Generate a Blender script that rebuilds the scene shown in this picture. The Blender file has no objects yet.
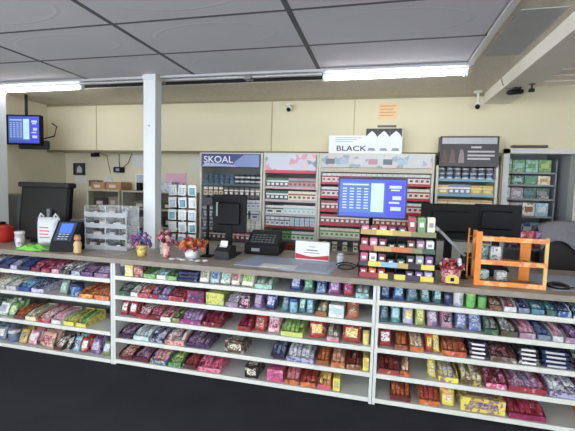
import bpy, math, random
from mathutils import Matrix, Vector
random.seed(7)
SC = bpy.context.scene
COL = SC.collection
R = math.radians

# ------------------------------------------------------------------ camera
FPX = 384.0
EYE = 1.62
def _n(v): return v.normalized()
_Y = _n(Vector((92.5, -26.5, 384.0)))
_X = Vector((1617.5, 75.5, -384.0)); _X = _n(_X - _Y * _X.dot(_Y))
_Z = _X.cross(_Y)
if _Z.y > 0: _Z = -_Z
# rows = world axes expressed in camera axes (x right, y down, z forward)
def across(px, z, Y):
    """world X of a point at depth Y and height z seen in photo column px"""
    k = (px - 287.5) / FPX
    dz = z - EYE
    num = k * (Y * _Y.z + dz * _Z.z) - (Y * _Y.x + dz * _Z.x)
    return num / (_X.x - k * _X.z)
cam_d = bpy.data.cameras.new('camera')
cam = bpy.data.objects.new('camera', cam_d)
COL.objects.link(cam)
cam_d.sensor_width = 36.0
cam_d.lens = FPX / 575.0 * 36.0
cam_d.clip_start = 0.05
right = Vector((_X.x, _Y.x, _Z.x)); down = Vector((_X.y, _Y.y, _Z.y)); fwd = Vector((_X.z, _Y.z, _Z.z))
m = Matrix((right, -down, -fwd)).transposed().to_4x4()
m.translation = Vector((0, 0, EYE))
cam.matrix_world = m
SC.camera = cam
SC.view_settings.view_transform = 'Standard'
SC.view_settings.look = 'None'
SC.view_settings.gamma = 1
SC.view_settings.use_curve_mapping = False
SC.view_settings.exposure = 0.5

# ------------------------------------------------------------------ materials
def lin(c):
    c = c / 255.0
    return c / 12.92 if c <= 0.04045 else ((c + 0.055) / 1.055) ** 2.4
def col(c): return (lin(c[0]), lin(c[1]), lin(c[2]), 1)
_mats = {}
def plain(c, rough=0.5, metal=0.0, grain=0.08, scale=40, bump=0.0):
    key = ('p', tuple(c), rough, metal, grain, scale, bump)
    if key in _mats: return _mats[key]
    mt = bpy.data.materials.new('plain_%d' % len(_mats)); mt.use_nodes = True
    nt = mt.node_tree; b = nt.nodes['Principled BSDF']
    b.inputs['Roughness'].default_value = rough; b.inputs['Metallic'].default_value = metal
    tc = nt.nodes.new('ShaderNodeTexCoord'); no = nt.nodes.new('ShaderNodeTexNoise')
    no.inputs['Scale'].default_value = scale; no.inputs['Detail'].default_value = 3
    nt.links.new(tc.outputs['Object'], no.inputs['Vector'])
    mx = nt.nodes.new('ShaderNodeMix'); mx.data_type = 'RGBA'
    a = col(c); k = 1 - grain * 2
    mx.inputs[6].default_value = (a[0]*k, a[1]*k, a[2]*k, 1)
    mx.inputs[7].default_value = tuple(min(1, v*(1+grain)) for v in a[:3]) + (1,)
    nt.links.new(no.outputs['Fac'], mx.inputs[0]); nt.links.new(mx.outputs[2], b.inputs['Base Color'])
    if bump:
        bp = nt.nodes.new('ShaderNodeBump'); bp.inputs['Strength'].default_value = bump
        bp.inputs['Distance'].default_value = 0.01
        nt.links.new(no.outputs['Fac'], bp.inputs['Height']); nt.links.new(bp.outputs[0], b.inputs['Normal'])
    _mats[key] = mt
    return mt
def printed(c1, c2, c3=None, scale=22, rough=0.35, w=(0.45, 0.75)):
    """packaging artwork: patches of three inks"""
    c3 = c3 or c1
    if w == (0.45, 0.75):
        c2 = tuple(int(0.65*p+0.35*q) for p, q in zip(c2, c1)); c3 = tuple(int(0.7*p+0.3*q) for p, q in zip(c3, c1))
    key = ('q', tuple(c1), tuple(c2), tuple(c3), scale, rough, w)
    if key in _mats: return _mats[key]
    mt = bpy.data.materials.new('printed_%d' % len(_mats)); mt.use_nodes = True
    nt = mt.node_tree; b = nt.nodes['Principled BSDF']; b.inputs['Roughness'].default_value = rough
    tc = nt.nodes.new('ShaderNodeTexCoord'); oi = nt.nodes.new('ShaderNodeObjectInfo')
    ad = nt.nodes.new('ShaderNodeVectorMath'); ad.operation = 'ADD'
    ml = nt.nodes.new('ShaderNodeMath'); ml.operation = 'MULTIPLY'; ml.inputs[1].default_value = 20
    nt.links.new(oi.outputs['Random'], ml.inputs[0])
    nt.links.new(tc.outputs['Object'], ad.inputs[0]); nt.links.new(ml.outputs[0], ad.inputs[1])
    vo = nt.nodes.new('ShaderNodeTexVoronoi'); vo.inputs['Scale'].default_value = scale * 2.1
    nt.links.new(ad.outputs[0], vo.inputs['Vector'])
    sp = nt.nodes.new('ShaderNodeSeparateColor'); nt.links.new(vo.outputs['Color'], sp.inputs[0])
    cr = nt.nodes.new('ShaderNodeValToRGB'); cr.color_ramp.interpolation = 'CONSTANT'
    e = cr.color_ramp.elements
    e[0].position = 0; e[0].color = col(c1); e[1].position = w[0]; e[1].color = col(c2)
    n = e.new(w[1]); n.color = col(c3)
    q = e.new(0.94); q.color = col(tuple((v+228)/2 for v in c2))
    nt.links.new(sp.outputs[0], cr.inputs[0]); nt.links.new(cr.outputs[0], b.inputs['Base Color'])
    _mats[key] = mt
    return mt
def glow(c, s):
    key = ('e', tuple(c), s)
    if key in _mats: return _mats[key]
    mt = bpy.data.materials.new('glow_%d' % len(_mats)); mt.use_nodes = True
    b = mt.node_tree.nodes['Principled BSDF']
    b.inputs['Base Color'].default_value = col(c)
    b.inputs['Emission Color'].default_value = col(c); b.inputs['Emission Strength'].default_value = s
    _mats[key] = mt
    return mt
def clear(c=(235, 240, 245), a=0.22):
    key = ('c', tuple(c), a)
    if key in _mats: return _mats[key]
    mt = bpy.data.materials.new('clear_plastic_%d' % len(_mats)); mt.use_nodes = True
    b = mt.node_tree.nodes['Principled BSDF']
    b.inputs['Base Color'].default_value = col(c); b.inputs['Roughness'].default_value = 0.12
    b.inputs['Alpha'].default_value = a
    _mats[key] = mt
    return mt

# ------------------------------------------------------------------ mesh builder
class MB:
    def __init__(s): s.v = []; s.f = []; s.mi = []; s.sm = []
    def add(s, vs, fs, mi=0, sm=False):
        o = len(s.v); s.v += [tuple(v) for v in vs]
        for f in fs: s.f.append(tuple(i + o for i in f)); s.mi.append(mi); s.sm.append(sm)
        return s
    def box(s, x0, x1, y0, y1, z0, z1, mi=0, M=None, ch=0.0):
        if ch:
            c = min(ch, (x1-x0)/2.2, (y1-y0)/2.2, (z1-z0)/2.2)
            vs = []
            for z, k in ((z0, c), (z0+c, 0), (z1-c, 0), (z1, c)):
                a = [(x0+k, y0+k), (x1-k, y0+k), (x1-k, y1-k), (x0+k, y1-k)]
                vs += [(x, y, z) for x, y in a]
            fs = [(3, 2, 1, 0), (12, 13, 14, 15)]
            for l in range(3):
                for i in range(4):
                    j = (i+1) % 4; fs.append((l*4+i, l*4+j, l*4+4+j, l*4+4+i))
        else:
            vs = [(x0,y0,z0),(x1,y0,z0),(x1,y1,z0),(x0,y1,z0),(x0,y0,z1),(x1,y0,z1),(x1,y1,z1),(x0,y1,z1)]
            fs = [(3,2,1,0),(4,5,6,7),(0,1,5,4),(1,2,6,5),(2,3,7,6),(3,0,4,7)]
        if M is not None: vs = [M @ Vector(v) for v in vs]
        return s.add(vs, fs, mi)
    def lathe(s, prof, n=16, c=(0,0,0), mi=0, M=None, sm=True):
        vs = []; fs = []
        for r, z in prof:
            for i in range(n):
                a = 2*math.pi*i/n; vs.append((c[0]+r*math.cos(a), c[1]+r*math.sin(a), c[2]+z))
        for l in range(len(prof)-1):
            for i in range(n):
                j = (i+1) % n; fs.append((l*n+i, l*n+j, l*n+n+j, l*n+n+i))
        fs.append(tuple(reversed(range(n)))); fs.append(tuple(range((len(prof)-1)*n, len(prof)*n)))
        if M is not None: vs = [M @ Vector(v) for v in vs]
        return s.add(vs, fs, mi, sm)
    def rod(s, p0, p1, r, n=8, mi=0, r1=None):
        p0 = Vector(p0); p1 = Vector(p1); d = p1 - p0
        M = Matrix.Translation(p0) @ d.to_track_quat('Z', 'Y').to_matrix().to_4x4()
        return s.lathe([(r, 0), (r if r1 is None else r1, d.length)], n, mi=mi, M=M)
    def tube(s, pts, r, n=6, mi=0):
        pts = [Vector(p) for p in pts]
        vs = []; fs = []
        for k, p in enumerate(pts):
            d = (pts[min(k+1, len(pts)-1)] - pts[max(k-1, 0)]).normalized()
            q = d.to_track_quat('Z', 'Y').to_matrix()
            for i in range(n):
                a = 2*math.pi*i/n; vs.append(p + q @ Vector((r*math.cos(a), r*math.sin(a), 0)))
        for l in range(len(pts)-1):
            for i in range(n):
                j = (i+1) % n; fs.append((l*n+i, l*n+j, l*n+n+j, l*n+n+i))
        fs.append(tuple(reversed(range(n)))); fs.append(tuple(range((len(pts)-1)*n, len(pts)*n)))
        return s.add(vs, fs, mi, True)
    def prism(s, poly, a0, a1, axis='x', mi=0, M=None):
        n = len(poly); vs = []
        for a in (a0, a1):
            for p, q in poly:
                vs.append({'x': (a, p, q), 'y': (p, a, q), 'z': (p, q, a)}[axis])
        if M is not None: vs = [M @ Vector(v) for v in vs]
        fs = [tuple(reversed(range(n))), tuple(range(n, 2*n))]
        for i in range(n):
            j = (i+1) % n; fs.append((i, j, n+j, n+i))
        return s.add(vs, fs, mi)
    def pillow(s, w, h, t, nx=6, nz=6, M=None, mi=0, crimp=True):
        """a filled bag standing in the XZ plane, base on z=0"""
        vs = []; fs = []
        for side in (-1, 1):
            for j in range(nz+1):
                for i in range(nx+1):
                    u = i/nx*2-1; v = j/nz*2-1
                    th = t/2*(max(0, 1-abs(u)**3))**0.6*(max(0, 1-abs(v)**4))**0.6 + 0.0012
                    x = u*w/2*(1-0.04*(1-v*v)); vs.append((x, side*th, (v+1)/2*h))
        N = (nx+1)*(nz+1)
        for j in range(nz):
            for i in range(nx):
                a = j*(nx+1)+i
                fs.append((a, a+1, a+nx+2, a+nx+1)); fs.append((N+a+nx+1, N+a+nx+2, N+a+1, N+a))
        ed = [i for i in range(nx+1)] + [k*(nx+1)+nx for k in range(1, nz+1)] + [nz*(nx+1)+i for i in range(nx-1, -1, -1)] + [k*(nx+1) for k in range(nz-1, 0, -1)]
        for k in range(len(ed)):
            a = ed[k]; b = ed[(k+1) % len(ed)]; fs.append((b, a, N+a, N+b))
        if M is not None: vs = [M @ Vector(v) for v in vs]
        return s.add(vs, fs, mi, True)
    def mesh(s, name, mats):
        me = bpy.data.meshes.new(name); me.from_pydata(s.v, [], s.f)
        for mt in (mats if isinstance(mats, (list, tuple)) else [mats]): me.materials.append(mt)
        me.polygons.foreach_set('material_index', s.mi); me.polygons.foreach_set('use_smooth', s.sm)
        me.validate(); me.update(); return me
    def build(s, name, mats, parent=None, loc=None):
        return put(name, s.mesh(name, mats), parent, loc)
def put(name, me, parent=None, loc=None, rot=None):
    o = bpy.data.objects.new(name, me); COL.objects.link(o)
    if parent: o.parent = parent
    if loc: o.location = loc
    if rot: o.rotation_euler = rot
    return o
def tag(o, label, cat, group=None, kind=None):
    o['label'] = label; o['category'] = cat
    if group: o['group'] = group
    if kind: o['kind'] = kind
    return o
def thing(name, label, cat, loc=(0,0,0), rz=0.0, group=None):
    o = bpy.data.objects.new(name, None); COL.objects.link(o)
    o.empty_display_size = 0.05
    o.location = loc; o.rotation_euler = (0, 0, rz)
    return tag(o, label, cat, group)
def struct(o): o['kind'] = 'structure'; return o
def copy_tree(o, parent=None):
    c = o.copy(); COL.objects.link(c); c.parent = parent
    for ch in list(o.children): copy_tree(ch, c)
    return c
def text(name, body, size, mt, parent, loc, rot=(R(90), 0, 0), sx=1.0, align='CENTER'):
    cu = bpy.data.curves.new(name, 'FONT'); cu.body = body; cu.size = size
    cu.extrude = 0.0008; cu.align_x = align; cu.align_y = 'CENTER'; cu.offset = size*0.012
    t = bpy.data.objects.new(name + '_src', cu); COL.objects.link(t)
    dg = bpy.context.evaluated_depsgraph_get(); dg.update()
    me = bpy.data.meshes.new_from_object(t.evaluated_get(dg)); me.name = name
    bpy.data.objects.remove(t); bpy.data.curves.remove(cu)
    me.materials.clear(); me.materials.append(mt)
    o = put(name, me, parent, loc, rot); o.scale = (sx, 1, 1)
    return o

# palette
WHITE = plain((226, 226, 222), 0.35, grain=0.03)
SHELFW = plain((212, 214, 210), 0.4, grain=0.04)
BLACK = plain((15, 15, 18), 0.6)
BLACK.node_tree.nodes['Principled BSDF'].inputs['Specular IOR Level'].default_value = 0.25
DARK = plain((36, 36, 40), 0.6)
GREY = plain((130, 130, 134), 0.5)
STEEL = plain((168, 170, 174), 0.3, 0.8)

# ------------------------------------------------------------------ the room
def wallmat():
    mt = plain((215, 207, 176), 0.75, grain=0.05, scale=1.6).copy(); mt.name = 'cream_wall'
    return mt
CREAM = wallmat()
CREAM2 = plain((216, 209, 184), 0.75, grain=0.06, scale=2.5)
def floor_mat():
    mt = bpy.data.materials.new('dark_carpet'); mt.use_nodes = True
    nt = mt.node_tree; b = nt.nodes['Principled BSDF']; b.inputs['Roughness'].default_value = 0.95
    b.inputs['Specular IOR Level'].default_value = 0.15
    tc = nt.nodes.new('ShaderNodeTexCoord')
    n1 = nt.nodes.new('ShaderNodeTexNoise'); n1.inputs['Scale'].default_value = 3; n1.inputs['Detail'].default_value = 5
    n2 = nt.nodes.new('ShaderNodeTexNoise'); n2.inputs['Scale'].default_value = 160
    nt.links.new(tc.outputs['Object'], n1.inputs['Vector']); nt.links.new(tc.outputs['Object'], n2.inputs['Vector'])
    mx = nt.nodes.new('ShaderNodeMix'); mx.data_type = 'RGBA'
    mx.inputs[6].default_value = col((42, 42, 46)); mx.inputs[7].default_value = col((58, 58, 63))
    nt.links.new(n1.outputs['Fac'], mx.inputs[0]); nt.links.new(mx.outputs[2], b.inputs['Base Color'])
    bp = nt.nodes.new('ShaderNodeBump'); bp.inputs['Strength'].default_value = 0.4; bp.inputs['Distance'].default_value = 0.005
    nt.links.new(n2.outputs['Fac'], bp.inputs['Height']); nt.links.new(bp.outputs[0], b.inputs['Normal'])
    return mt
def ceiling_mat():
    """grey lay-in panels; each sags into a faint oval ring"""
    mt = bpy.data.materials.new('ceiling_panel'); mt.use_nodes = True
    nt = mt.node_tree; b = nt.nodes['Principled BSDF']; b.inputs['Roughness'].default_value = 0.85
    N = nt.nodes.new; L = nt.links.new
    tc = N('ShaderNodeTexCoord'); sx = N('ShaderNodeSeparateXYZ'); L(tc.outputs['Object'], sx.inputs[0])
    def cell(out, off, size, rad):
        a = N('ShaderNodeMath'); a.operation = 'SUBTRACT'; L(out, a.inputs[0]); a.inputs[1].default_value = off
        p = N('ShaderNodeMath'); p.operation = 'WRAP'; L(a.outputs[0], p.inputs[0]); p.inputs[1].default_value = size/2; p.inputs[2].default_value = -size/2
        d = N('ShaderNodeMath'); d.operation = 'DIVIDE'; L(p.outputs[0], d.inputs[0]); d.inputs[1].default_value = rad
        q = N('ShaderNodeMath'); q.operation = 'POWER'; L(d.outputs[0], q.inputs[0]); q.inputs[1].default_value = 2
        ab = N('ShaderNodeMath'); ab.operation = 'ABSOLUTE'; L(q.outputs[0], ab.inputs[0])
        return ab.outputs[0]
    qx = cell(sx.outputs['X'], -1.2, 1.245, 0.50); qy = cell(sx.outputs['Y'], 2.62, 0.60, 0.22)
    s = N('ShaderNodeMath'); s.operation = 'ADD'; L(qx, s.inputs[0]); L(qy, s.inputs[1])
    cr = N('ShaderNodeValToRGB'); e = cr.color_ramp.elements
    e[0].position = 0.0; e[0].color = (0.45, 0.45, 0.45, 1); e[1].position = 1.0; e[1].color = (0.5, 0.5, 0.5, 1)
    for p, c in ((0.70, 0.5), (0.8, 1.0), (0.92, 0.2)):
        k = e.new(p); k.color = (c, c, c, 1)
    L(s.outputs[0], cr.inputs[0])
    no = N('ShaderNodeTexNoise'); no.inputs['Scale'].default_value = 90; L(tc.outputs['Object'], no.inputs['Vector'])
    n2 = N('ShaderNodeTexNoise'); n2.inputs['Scale'].default_value = 1.5; L(tc.outputs['Object'], n2.inputs['Vector'])
    mx = N('ShaderNodeMix'); mx.data_type = 'RGBA'
    mx.inputs[6].default_value = col((204, 202, 205)); mx.inputs[7].default_value = col((222, 220, 223))
    L(n2.outputs['Fac'], mx.inputs[0]); L(mx.outputs[2], b.inputs['Base Color'])
    ad = N('ShaderNodeMath'); ad.operation = 'MULTIPLY_ADD'; L(no.outputs['Fac'], ad.inputs[0]); ad.inputs[1].default_value = 0.15; L(cr.outputs[0], ad.inputs[2])
    bp = N('ShaderNodeBump'); bp.inputs['Strength'].default_value = 0.22; bp.inputs['Distance'].default_value = 0.012
    L(ad.outputs[0], bp.inputs['Height']); L(bp.outputs[0], b.inputs['Normal'])
    return mt
XL, XR, YF, YB = -4.68, 4.6, -5.0, 5.6
ZC = 2.68
struct(MB().box(XL-0.15, XR, YF, YB, -0.08, 0).build('floor', floor_mat()))
# dropped panel ceiling in front, plaster behind
cm = MB()
cm.box(XL-0.15, 0.70, YF, 3.56, 2.705, 2.72, 1)
gx = [XL-0.15, -4.27, -3.03, -1.81, -0.585, 0.66]
gy = [YF] + [2.33 - 0.6*k for k in range(12, -1, -1)] + [2.92, 3.50]
for i in range(len(gx)-1):
    for j in range(len(gy)-1):
        cm.box(gx[i]+0.017, gx[i+1]-0.017, gy[j]+0.010, gy[j+1]-0.010, ZC, 2.70, 0)
for i in range(1, len(gx)-1): cm.box(gx[i]-0.018, gx[i]+0.018, YF, 3.50, ZC-0.001, 2.702, 1)
for j in range(1, len(gy)-1): cm.box(XL-0.15, 0.66, gy[j]-0.011, gy[j]+0.011, ZC-0.0015, 2.702, 1)
struct(cm.build('ceiling', [ceiling_mat(), plain((104, 102, 104), 0.8)]))
PLAST = plain((226, 217, 198), 0.9, grain=0.2, scale=70, bump=0.5)
cb = MB()
cb.box(XL-0.15, 1.06, 3.86, 4.66, ZC, 2.76, 0)
cb.box(0.70, 1.06, YF, 3.86, ZC, 2.76, 0)
cb.box(XL-0.15, 0.70, 3.50, 3.86, 2.78, 2.83, 1)  # black lid stands in for the unlit void above the gap
cb.box(XL-0.15, 0.70, 3.852, 3.8595, ZC+0.004, 2.785, 1)  # black facing paints shade onto the far side of the gap
cb.box(XL-0.15, -4.4, 3.5, 3.86, ZC, 2.80, 0)
struct(cb.build('ceiling_plaster', [PLAST, BLACK]))
struct(MB().box(0.655, 0.70, YF, 3.56, ZC-0.012, 2.72).build('trim_1', WHITE))
struct(MB().box(XL, 0.70, 3.50, 3.55, ZC-0.02, 2.72).build('trim_2', plain((190, 190, 196), 0.5)))
o = MB().box(0.745, 0.99, 2.55, 3.35, ZC-0.006, ZC).build('ceiling_patch_panel', plain((178, 178, 176), 0.5, 0.1, grain=0.06, scale=9))
tag(o, 'grey sheet panel screwed to the speckled ceiling beside the beam', 'panel')
struct(MB().box(1.05, 1.31, YF, 4.63, 2.57, 2.80).build('ceiling_beam', plain((236, 231, 218), 0.7, grain=0.05, scale=4)))
rc = MB(); rc.box(1.31, XR, YF, 4.7, 2.74, 2.82, 0)
for k in range(40): rc.box(1.31, XR, -3+k*0.2, -3+k*0.2+0.012, 2.733, 2.74, 0)
struct(rc.build('ceiling_right', plain((238, 230, 226), 0.7)))
# upper wall projects over the recess
ub = MB(); ub.box(XL, 1.27, 4.63, 5.05, 2.035, 2.8, 0)
struct(ub.build('wall_back_upper', CREAM))
for k, x in enumerate((-3.86, -1.335, -0.33)):
    struct(MB().box(x-0.005, x+0.005, 4.624, 4.63, 2.05, 2.67).build('trim_%d' % (3+k), plain((176, 168, 132), 0.8)))
struct(MB().box(XL, 1.30, 4.612, 4.63, 2.015, 2.045).build('trim_6', plain((120, 112, 88), 0.8)))  # dark strip paints the shadow line under the projecting upper wall
struct(MB().box(XL, 1.30, 4.618, 4.63, 2.655, 2.68).build('trim_7', plain((150, 142, 116), 0.8)))
struct(MB().box(XL-0.15, 1.30, 4.95, 5.05, 0, 2.035).build('wall_back', CREAM2))
CX0, CX1 = 1.32, 1.99
rb = MB(); rb.box(1.27, CX0, 4.63, 4.73, 0, 2.8); rb.box(CX1, XR, 4.63, 4.73, 0, 2.8); rb.box(CX0, CX1, 4.63, 4.73, 2.06, 2.8)
struct(rb.build('wall_back_right', CREAM))
df = MB(); df.box(CX0-0.04, CX0+0.02, 4.60, 4.74, 0, 2.09); df.box(CX1-0.02, CX1+0.04, 4.60, 4.74, 0, 2.09); df.box(CX0-0.04, CX1+0.04, 4.60, 4.74, 2.04, 2.09)
struct(df.build('door_1', plain((206, 206, 204), 0.45)))
cl = MB(); cl.box(CX0-0.1, CX0-0.02, 4.73, 5.45, 0, 2.3); cl.box(CX1, CX1+0.08, 4.73, 5.45, 0, 2.3); cl.box(CX0-0.1, CX1+0.08, 5.40, 5.48, 0, 2.3); cl.box(CX0-0.1, CX1+0.08, 4.73, 5.48, 2.3, 2.36)
struct(cl.build('wall_closet', plain((172, 176, 180), 0.6)))
struct(MB().box(XL-0.15, XL, 0.5, 5.05, 0, 2.8).build('wall_left', CREAM2))
struct(MB().box(XR, XR+0.1, YF, 4.8, 0, 2.8).build('wall_right', CREAM2))

def post(x0, x1, y0, y1, z1, label):
    p = thing('support_post', label, 'post', ((x0+x1)/2, (y0+y1)/2, 0))
    w = (x1-x0)/2; d = (y1-y0)/2
    MB().box(-w, w, -d, d, 0, z1, ch=0.008).build('column', plain((222, 226, 228), 0.5, grain=0.04, scale=8), p)
    MB().box(-w-0.006, w+0.006, -d-0.006, d+0.006, z1-0.05, z1).build('collar', plain((214, 216, 218), 0.5), p)
    return p
p = post(-2.315, -2.185, 3.43, 3.54, ZC-0.002, 'white square post rising behind the counter beside the candy displays')
MB().rod((0.0, -0.056, 2.18), (0.0, -0.062, 2.18), 0.006).build('screw', DARK, p)
post(-4.40, -4.19, 3.45, 3.58, ZC-0.002, 'white square post at far left of the store beside the hanging menu screen')

# ------------------------------------------------------------------ ceiling lamps
TUBE = glow((250, 248, 255), 22.0)
def lamp(x0, x1, y, label):
    L = thing('strip_light', label, 'ceiling light', ((x0+x1)/2, y, ZC), 0, 'strip lights along the ceiling edge')
    h = (x1-x0)/2
    MB().prism([(-0.024, 0), (0.024, 0), (0.018, -0.03), (-0.018, -0.03)], -h, h, 'x').build('housing', WHITE, L)
    MB().rod((-h+0.03, 0, -0.057), (h-0.03, 0, -0.052), 0.014, 12).build('tube', TUBE, L)
    for s in (-1, 1):
        MB().box(s*h-0.03*(s > 0), s*h+0.03*(s < 0), -0.02, 0.02, -0.08, -0.03).build('lamp_holder', WHITE, L)
lamp(-4.30, -3.20, 3.64, 'lit strip light on the ceiling edge above the far left menu screen')
lamp(-0.56, 0.68, 3.62, 'lit strip light on the ceiling edge near the beam')
rw = thing('wire_raceway', 'long white wiring channel and loose cable along the open ceiling gap', 'wiring channel', (-1.88, 3.68, ZC-0.03))
MB().box(-1.31, 1.31, -0.11, -0.07, 0.0, 0.05).build('channel', plain((205, 206, 208), 0.5, grain=0.1), rw)
MB().tube([(-1.3 + 0.13*k, 0.0+0.03*math.sin(k*1.7), 0.03+0.012*math.sin(k*2.3)) for k in range(21)], 0.009).build('cable', BLACK, rw)
for k, x in enumerate((-0.35, 0.6)):
    MB().box(x-0.035, x+0.035, -0.125, -0.05, -0.02, 0.02).build('junction_box', GREY, rw)
for k in range(3):  # extra lamps added out of view to help light the shop
    for j in range(2):
        x = -3.0 + 2.4*k; y = 0.6 - 2.2*j
        L = thing('strip_light', ['added unseen strip light in the front ceiling row', 'added unseen strip light in the rear ceiling row'][j] + ', ' + ['left', 'middle', 'right'][k] + ' of three', 'ceiling light', (x, y, ZC), 0, 'added unseen strip lights over the shop floor')
        MB().prism([(-0.024, 0), (0.024, 0), (0.018, -0.03), (-0.018, -0.03)], -0.61, 0.61, 'x').build('housing', WHITE, L)
        MB().rod((-0.58, 0, -0.057), (0.58, 0, -0.052), 0.014, 12).build('tube', TUBE, L)

# ------------------------------------------------------------------ counter shelving
FY = 2.865
ROWS = {'left': [0.765, 0.565, 0.29, 0.04], 'middle': [0.80, 0.627, 0.44, 0.243, 0.05], 'right': [0.80, 0.627, 0.44, 0.243, 0.05]}
def shelving(x0, x1, zs, label):
    U = thing('shelving_unit', label, 'shelving', ((x0+x1)/2, FY, 0), 0)
    h = (x1-x0)/2
    for s in (-1, 1):
        MB().box(s*h-0.022*(s > 0), s*h+0.022*(s < 0), -0.004, 0.44, 0.0, 0.918, ch=0.002).build('side_panel', SHELFW, U)
    MB().box(-h+0.022, h-0.022, 0.41, 0.43, 0.0, 0.918).build('back_panel', plain((104, 104, 106), 0.6, grain=0.05), U)
    nb = max(1, round((x1-x0)/1.15))
    for k in range(1, nb):
        sb = MB(); sx = -h + (x1-x0)*k/nb
        sb.box(sx-0.015, sx+0.015, 0.395, 0.411, 0.03, 0.91)
        up = sb.build('slotted_upright', plain((96, 98, 100), 0.4, 0.3), U)
    for z in zs:
        sh = MB().box(-h+0.022, h-0.022, 0.0, 0.41, z-0.022, z).build('shelf', SHELFW, U)
        MB().prism([(-0.004, z-0.034), (-0.012, z-0.03), (-0.012, z+0.004), (-0.004, z+0.004)], -h+0.022, h-0.022, 'x').build('price_rail', plain((222, 222, 214), 0.3, grain=0.06, scale=14), sh)
    if zs[-1] < 0.045: pass
    MB().box(-h+0.022, h-0.022, 0.03, 0.05, 0.0, zs[-1]-0.022).build('kick_plate', DARK, U)
shelving(-4.42, -2.235, ROWS['left'], 'white four-shelf candy unit under the left counter below the card terminal')
shelving(-2.232, 0.008, ROWS['middle'], 'white five-shelf candy unit under the middle counter with the blue mat')
shelving(0.012, 2.25, ROWS['right'], 'white five-shelf candy unit under the right counter with the orange rack')
def top_mat():
    mt = bpy.data.materials.new('worn_laminate'); mt.use_nodes = True
    nt = mt.node_tree; b = nt.nodes['Principled BSDF']; b.inputs['Roughness'].default_value = 0.35
    N = nt.nodes.new; L = nt.links.new
    tc = N('ShaderNodeTexCoord'); mp = N('ShaderNodeMapping'); mp.inputs['Scale'].default_value = (1.5, 9, 9)
    L(tc.outputs['Object'], mp.inputs[0])
    no = N('ShaderNodeTexNoise'); no.inputs['Scale'].default_value = 5; no.inputs['Detail'].default_value = 6; L(mp.outputs[0], no.inputs['Vector'])
    cr = N('ShaderNodeValToRGB'); e = cr.color_ramp.elements
    e[0].position = 0.3; e[0].color = col((136, 122, 110)); e[1].position = 0.75; e[1].color = col((196, 184, 170))
    L(no.outputs['Fac'], cr.inputs[0]); L(cr.outputs[0], b.inputs['Base Color'])
    return mt
TOPM = top_mat(); EDGEM = plain((148, 138, 126), 0.5, grain=0.15, scale=12)
ZT = 0.958
def worktop(x0, x1, y1, label, ym=None):
    W_ = thing('worktop', label, 'countertop', ((x0+x1)/2, 2.835, 0.92))
    h = (x1-x0)/2
    MB().box(-h, h, 0.006, y1-2.835, 0.0, ZT-0.92, ch=0.002).build('top_board', TOPM, W_)
    MB().box(-h, h, -0.004, 0.006, -0.004, ZT-0.92+0.001, ch=0.002).build('edge_strip', EDGEM, W_)
worktop(-4.5, -2.24, 3.40, 'brown laminate worktop at left carrying the card terminal and plastic display case')
worktop(-2.238, 0.010, 3.42, 'brown laminate worktop in the middle carrying the blue mat')
worktop(0.012, 2.3, 3.78, 'brown laminate worktop at right carrying the orange rack and black monitor')
# staff-side cupboard carrying the deeper middle worktop
bx = MB(); bx.box(-2.10, -0.02, 3.43, 3.80, 0, 0.918); 
bk = thing('back_cupboard', 'grey cupboard behind the middle counter under the cash register', 'cupboard', (0, 0, 0))
bx.build('body', plain((120, 116, 110), 0.6), bk)
MB().box(-2.12, 0.0, 3.425, 3.84, 0.92, ZT, ch=0.002).build('cupboard_top', TOPM, bk)
MB().box(-1.09, -1.07, 3.8, 3.805, 0.05, 0.9).build('door_seam', DARK, bk)

# ------------------------------------------------------------------ goods on the shelves
C_ = dict(
 red=(178, 38, 44), dred=(112, 26, 34), crim=(150, 28, 66), mag=(168, 40, 120), pink=(226, 120, 150), hot=(222, 70, 120),
 org=(222, 98, 32), dorg=(160, 74, 34), yel=(226, 204, 52), gold=(196, 156, 60), cream=(224, 216, 186), lime=(172, 200, 84),
 grn=(84, 160, 72), bgrn=(86, 190, 60), dgrn=(40, 82, 60), teal=(60, 128, 140), ltl=(150, 200, 196), dteal=(32, 66, 74), cyan=(120, 184, 214),
 blu=(44, 84, 168), dblu=(32, 42, 96), slate=(98, 116, 150), lav=(166, 160, 204), pur=(110, 66, 136), dpur=(58, 40, 78), mauve=(160, 116, 150),
 blk=(30, 28, 32), brn=(96, 62, 46), gry=(140, 140, 142), wht=(228, 228, 226), lgry=(188, 190, 194), olive=(120, 126, 66), peach=(224, 164, 140))
def _mute(c, k=0.30, up=1.02):
    g = 0.3*c[0]+0.59*c[1]+0.11*c[2]
    return tuple(int(min(240, (v+(g-v)*k)*up+6)) for v in c)
C_ = {k_: (_mute(v_) if k_ not in ('wht', 'blk') else v_) for k_, v_ in C_.items()}
NAMES = dict(red='red', dred='dark red', crim='crimson', mag='magenta', pink='pink', hot='hot pink', org='orange', dorg='rust', yel='yellow', gold='gold', cream='cream',
 lime='lime', grn='green', bgrn='bright green', dgrn='dark green', teal='teal', ltl='pale teal', dteal='dark teal', cyan='light blue', blu='blue', dblu='navy', slate='slate',
 lav='lavender', pur='purple', dpur='dark purple', mauve='mauve', blk='black', brn='brown', gry='grey', wht='white', lgry='pale grey', olive='olive', peach='peach')
_bar = {}
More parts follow.
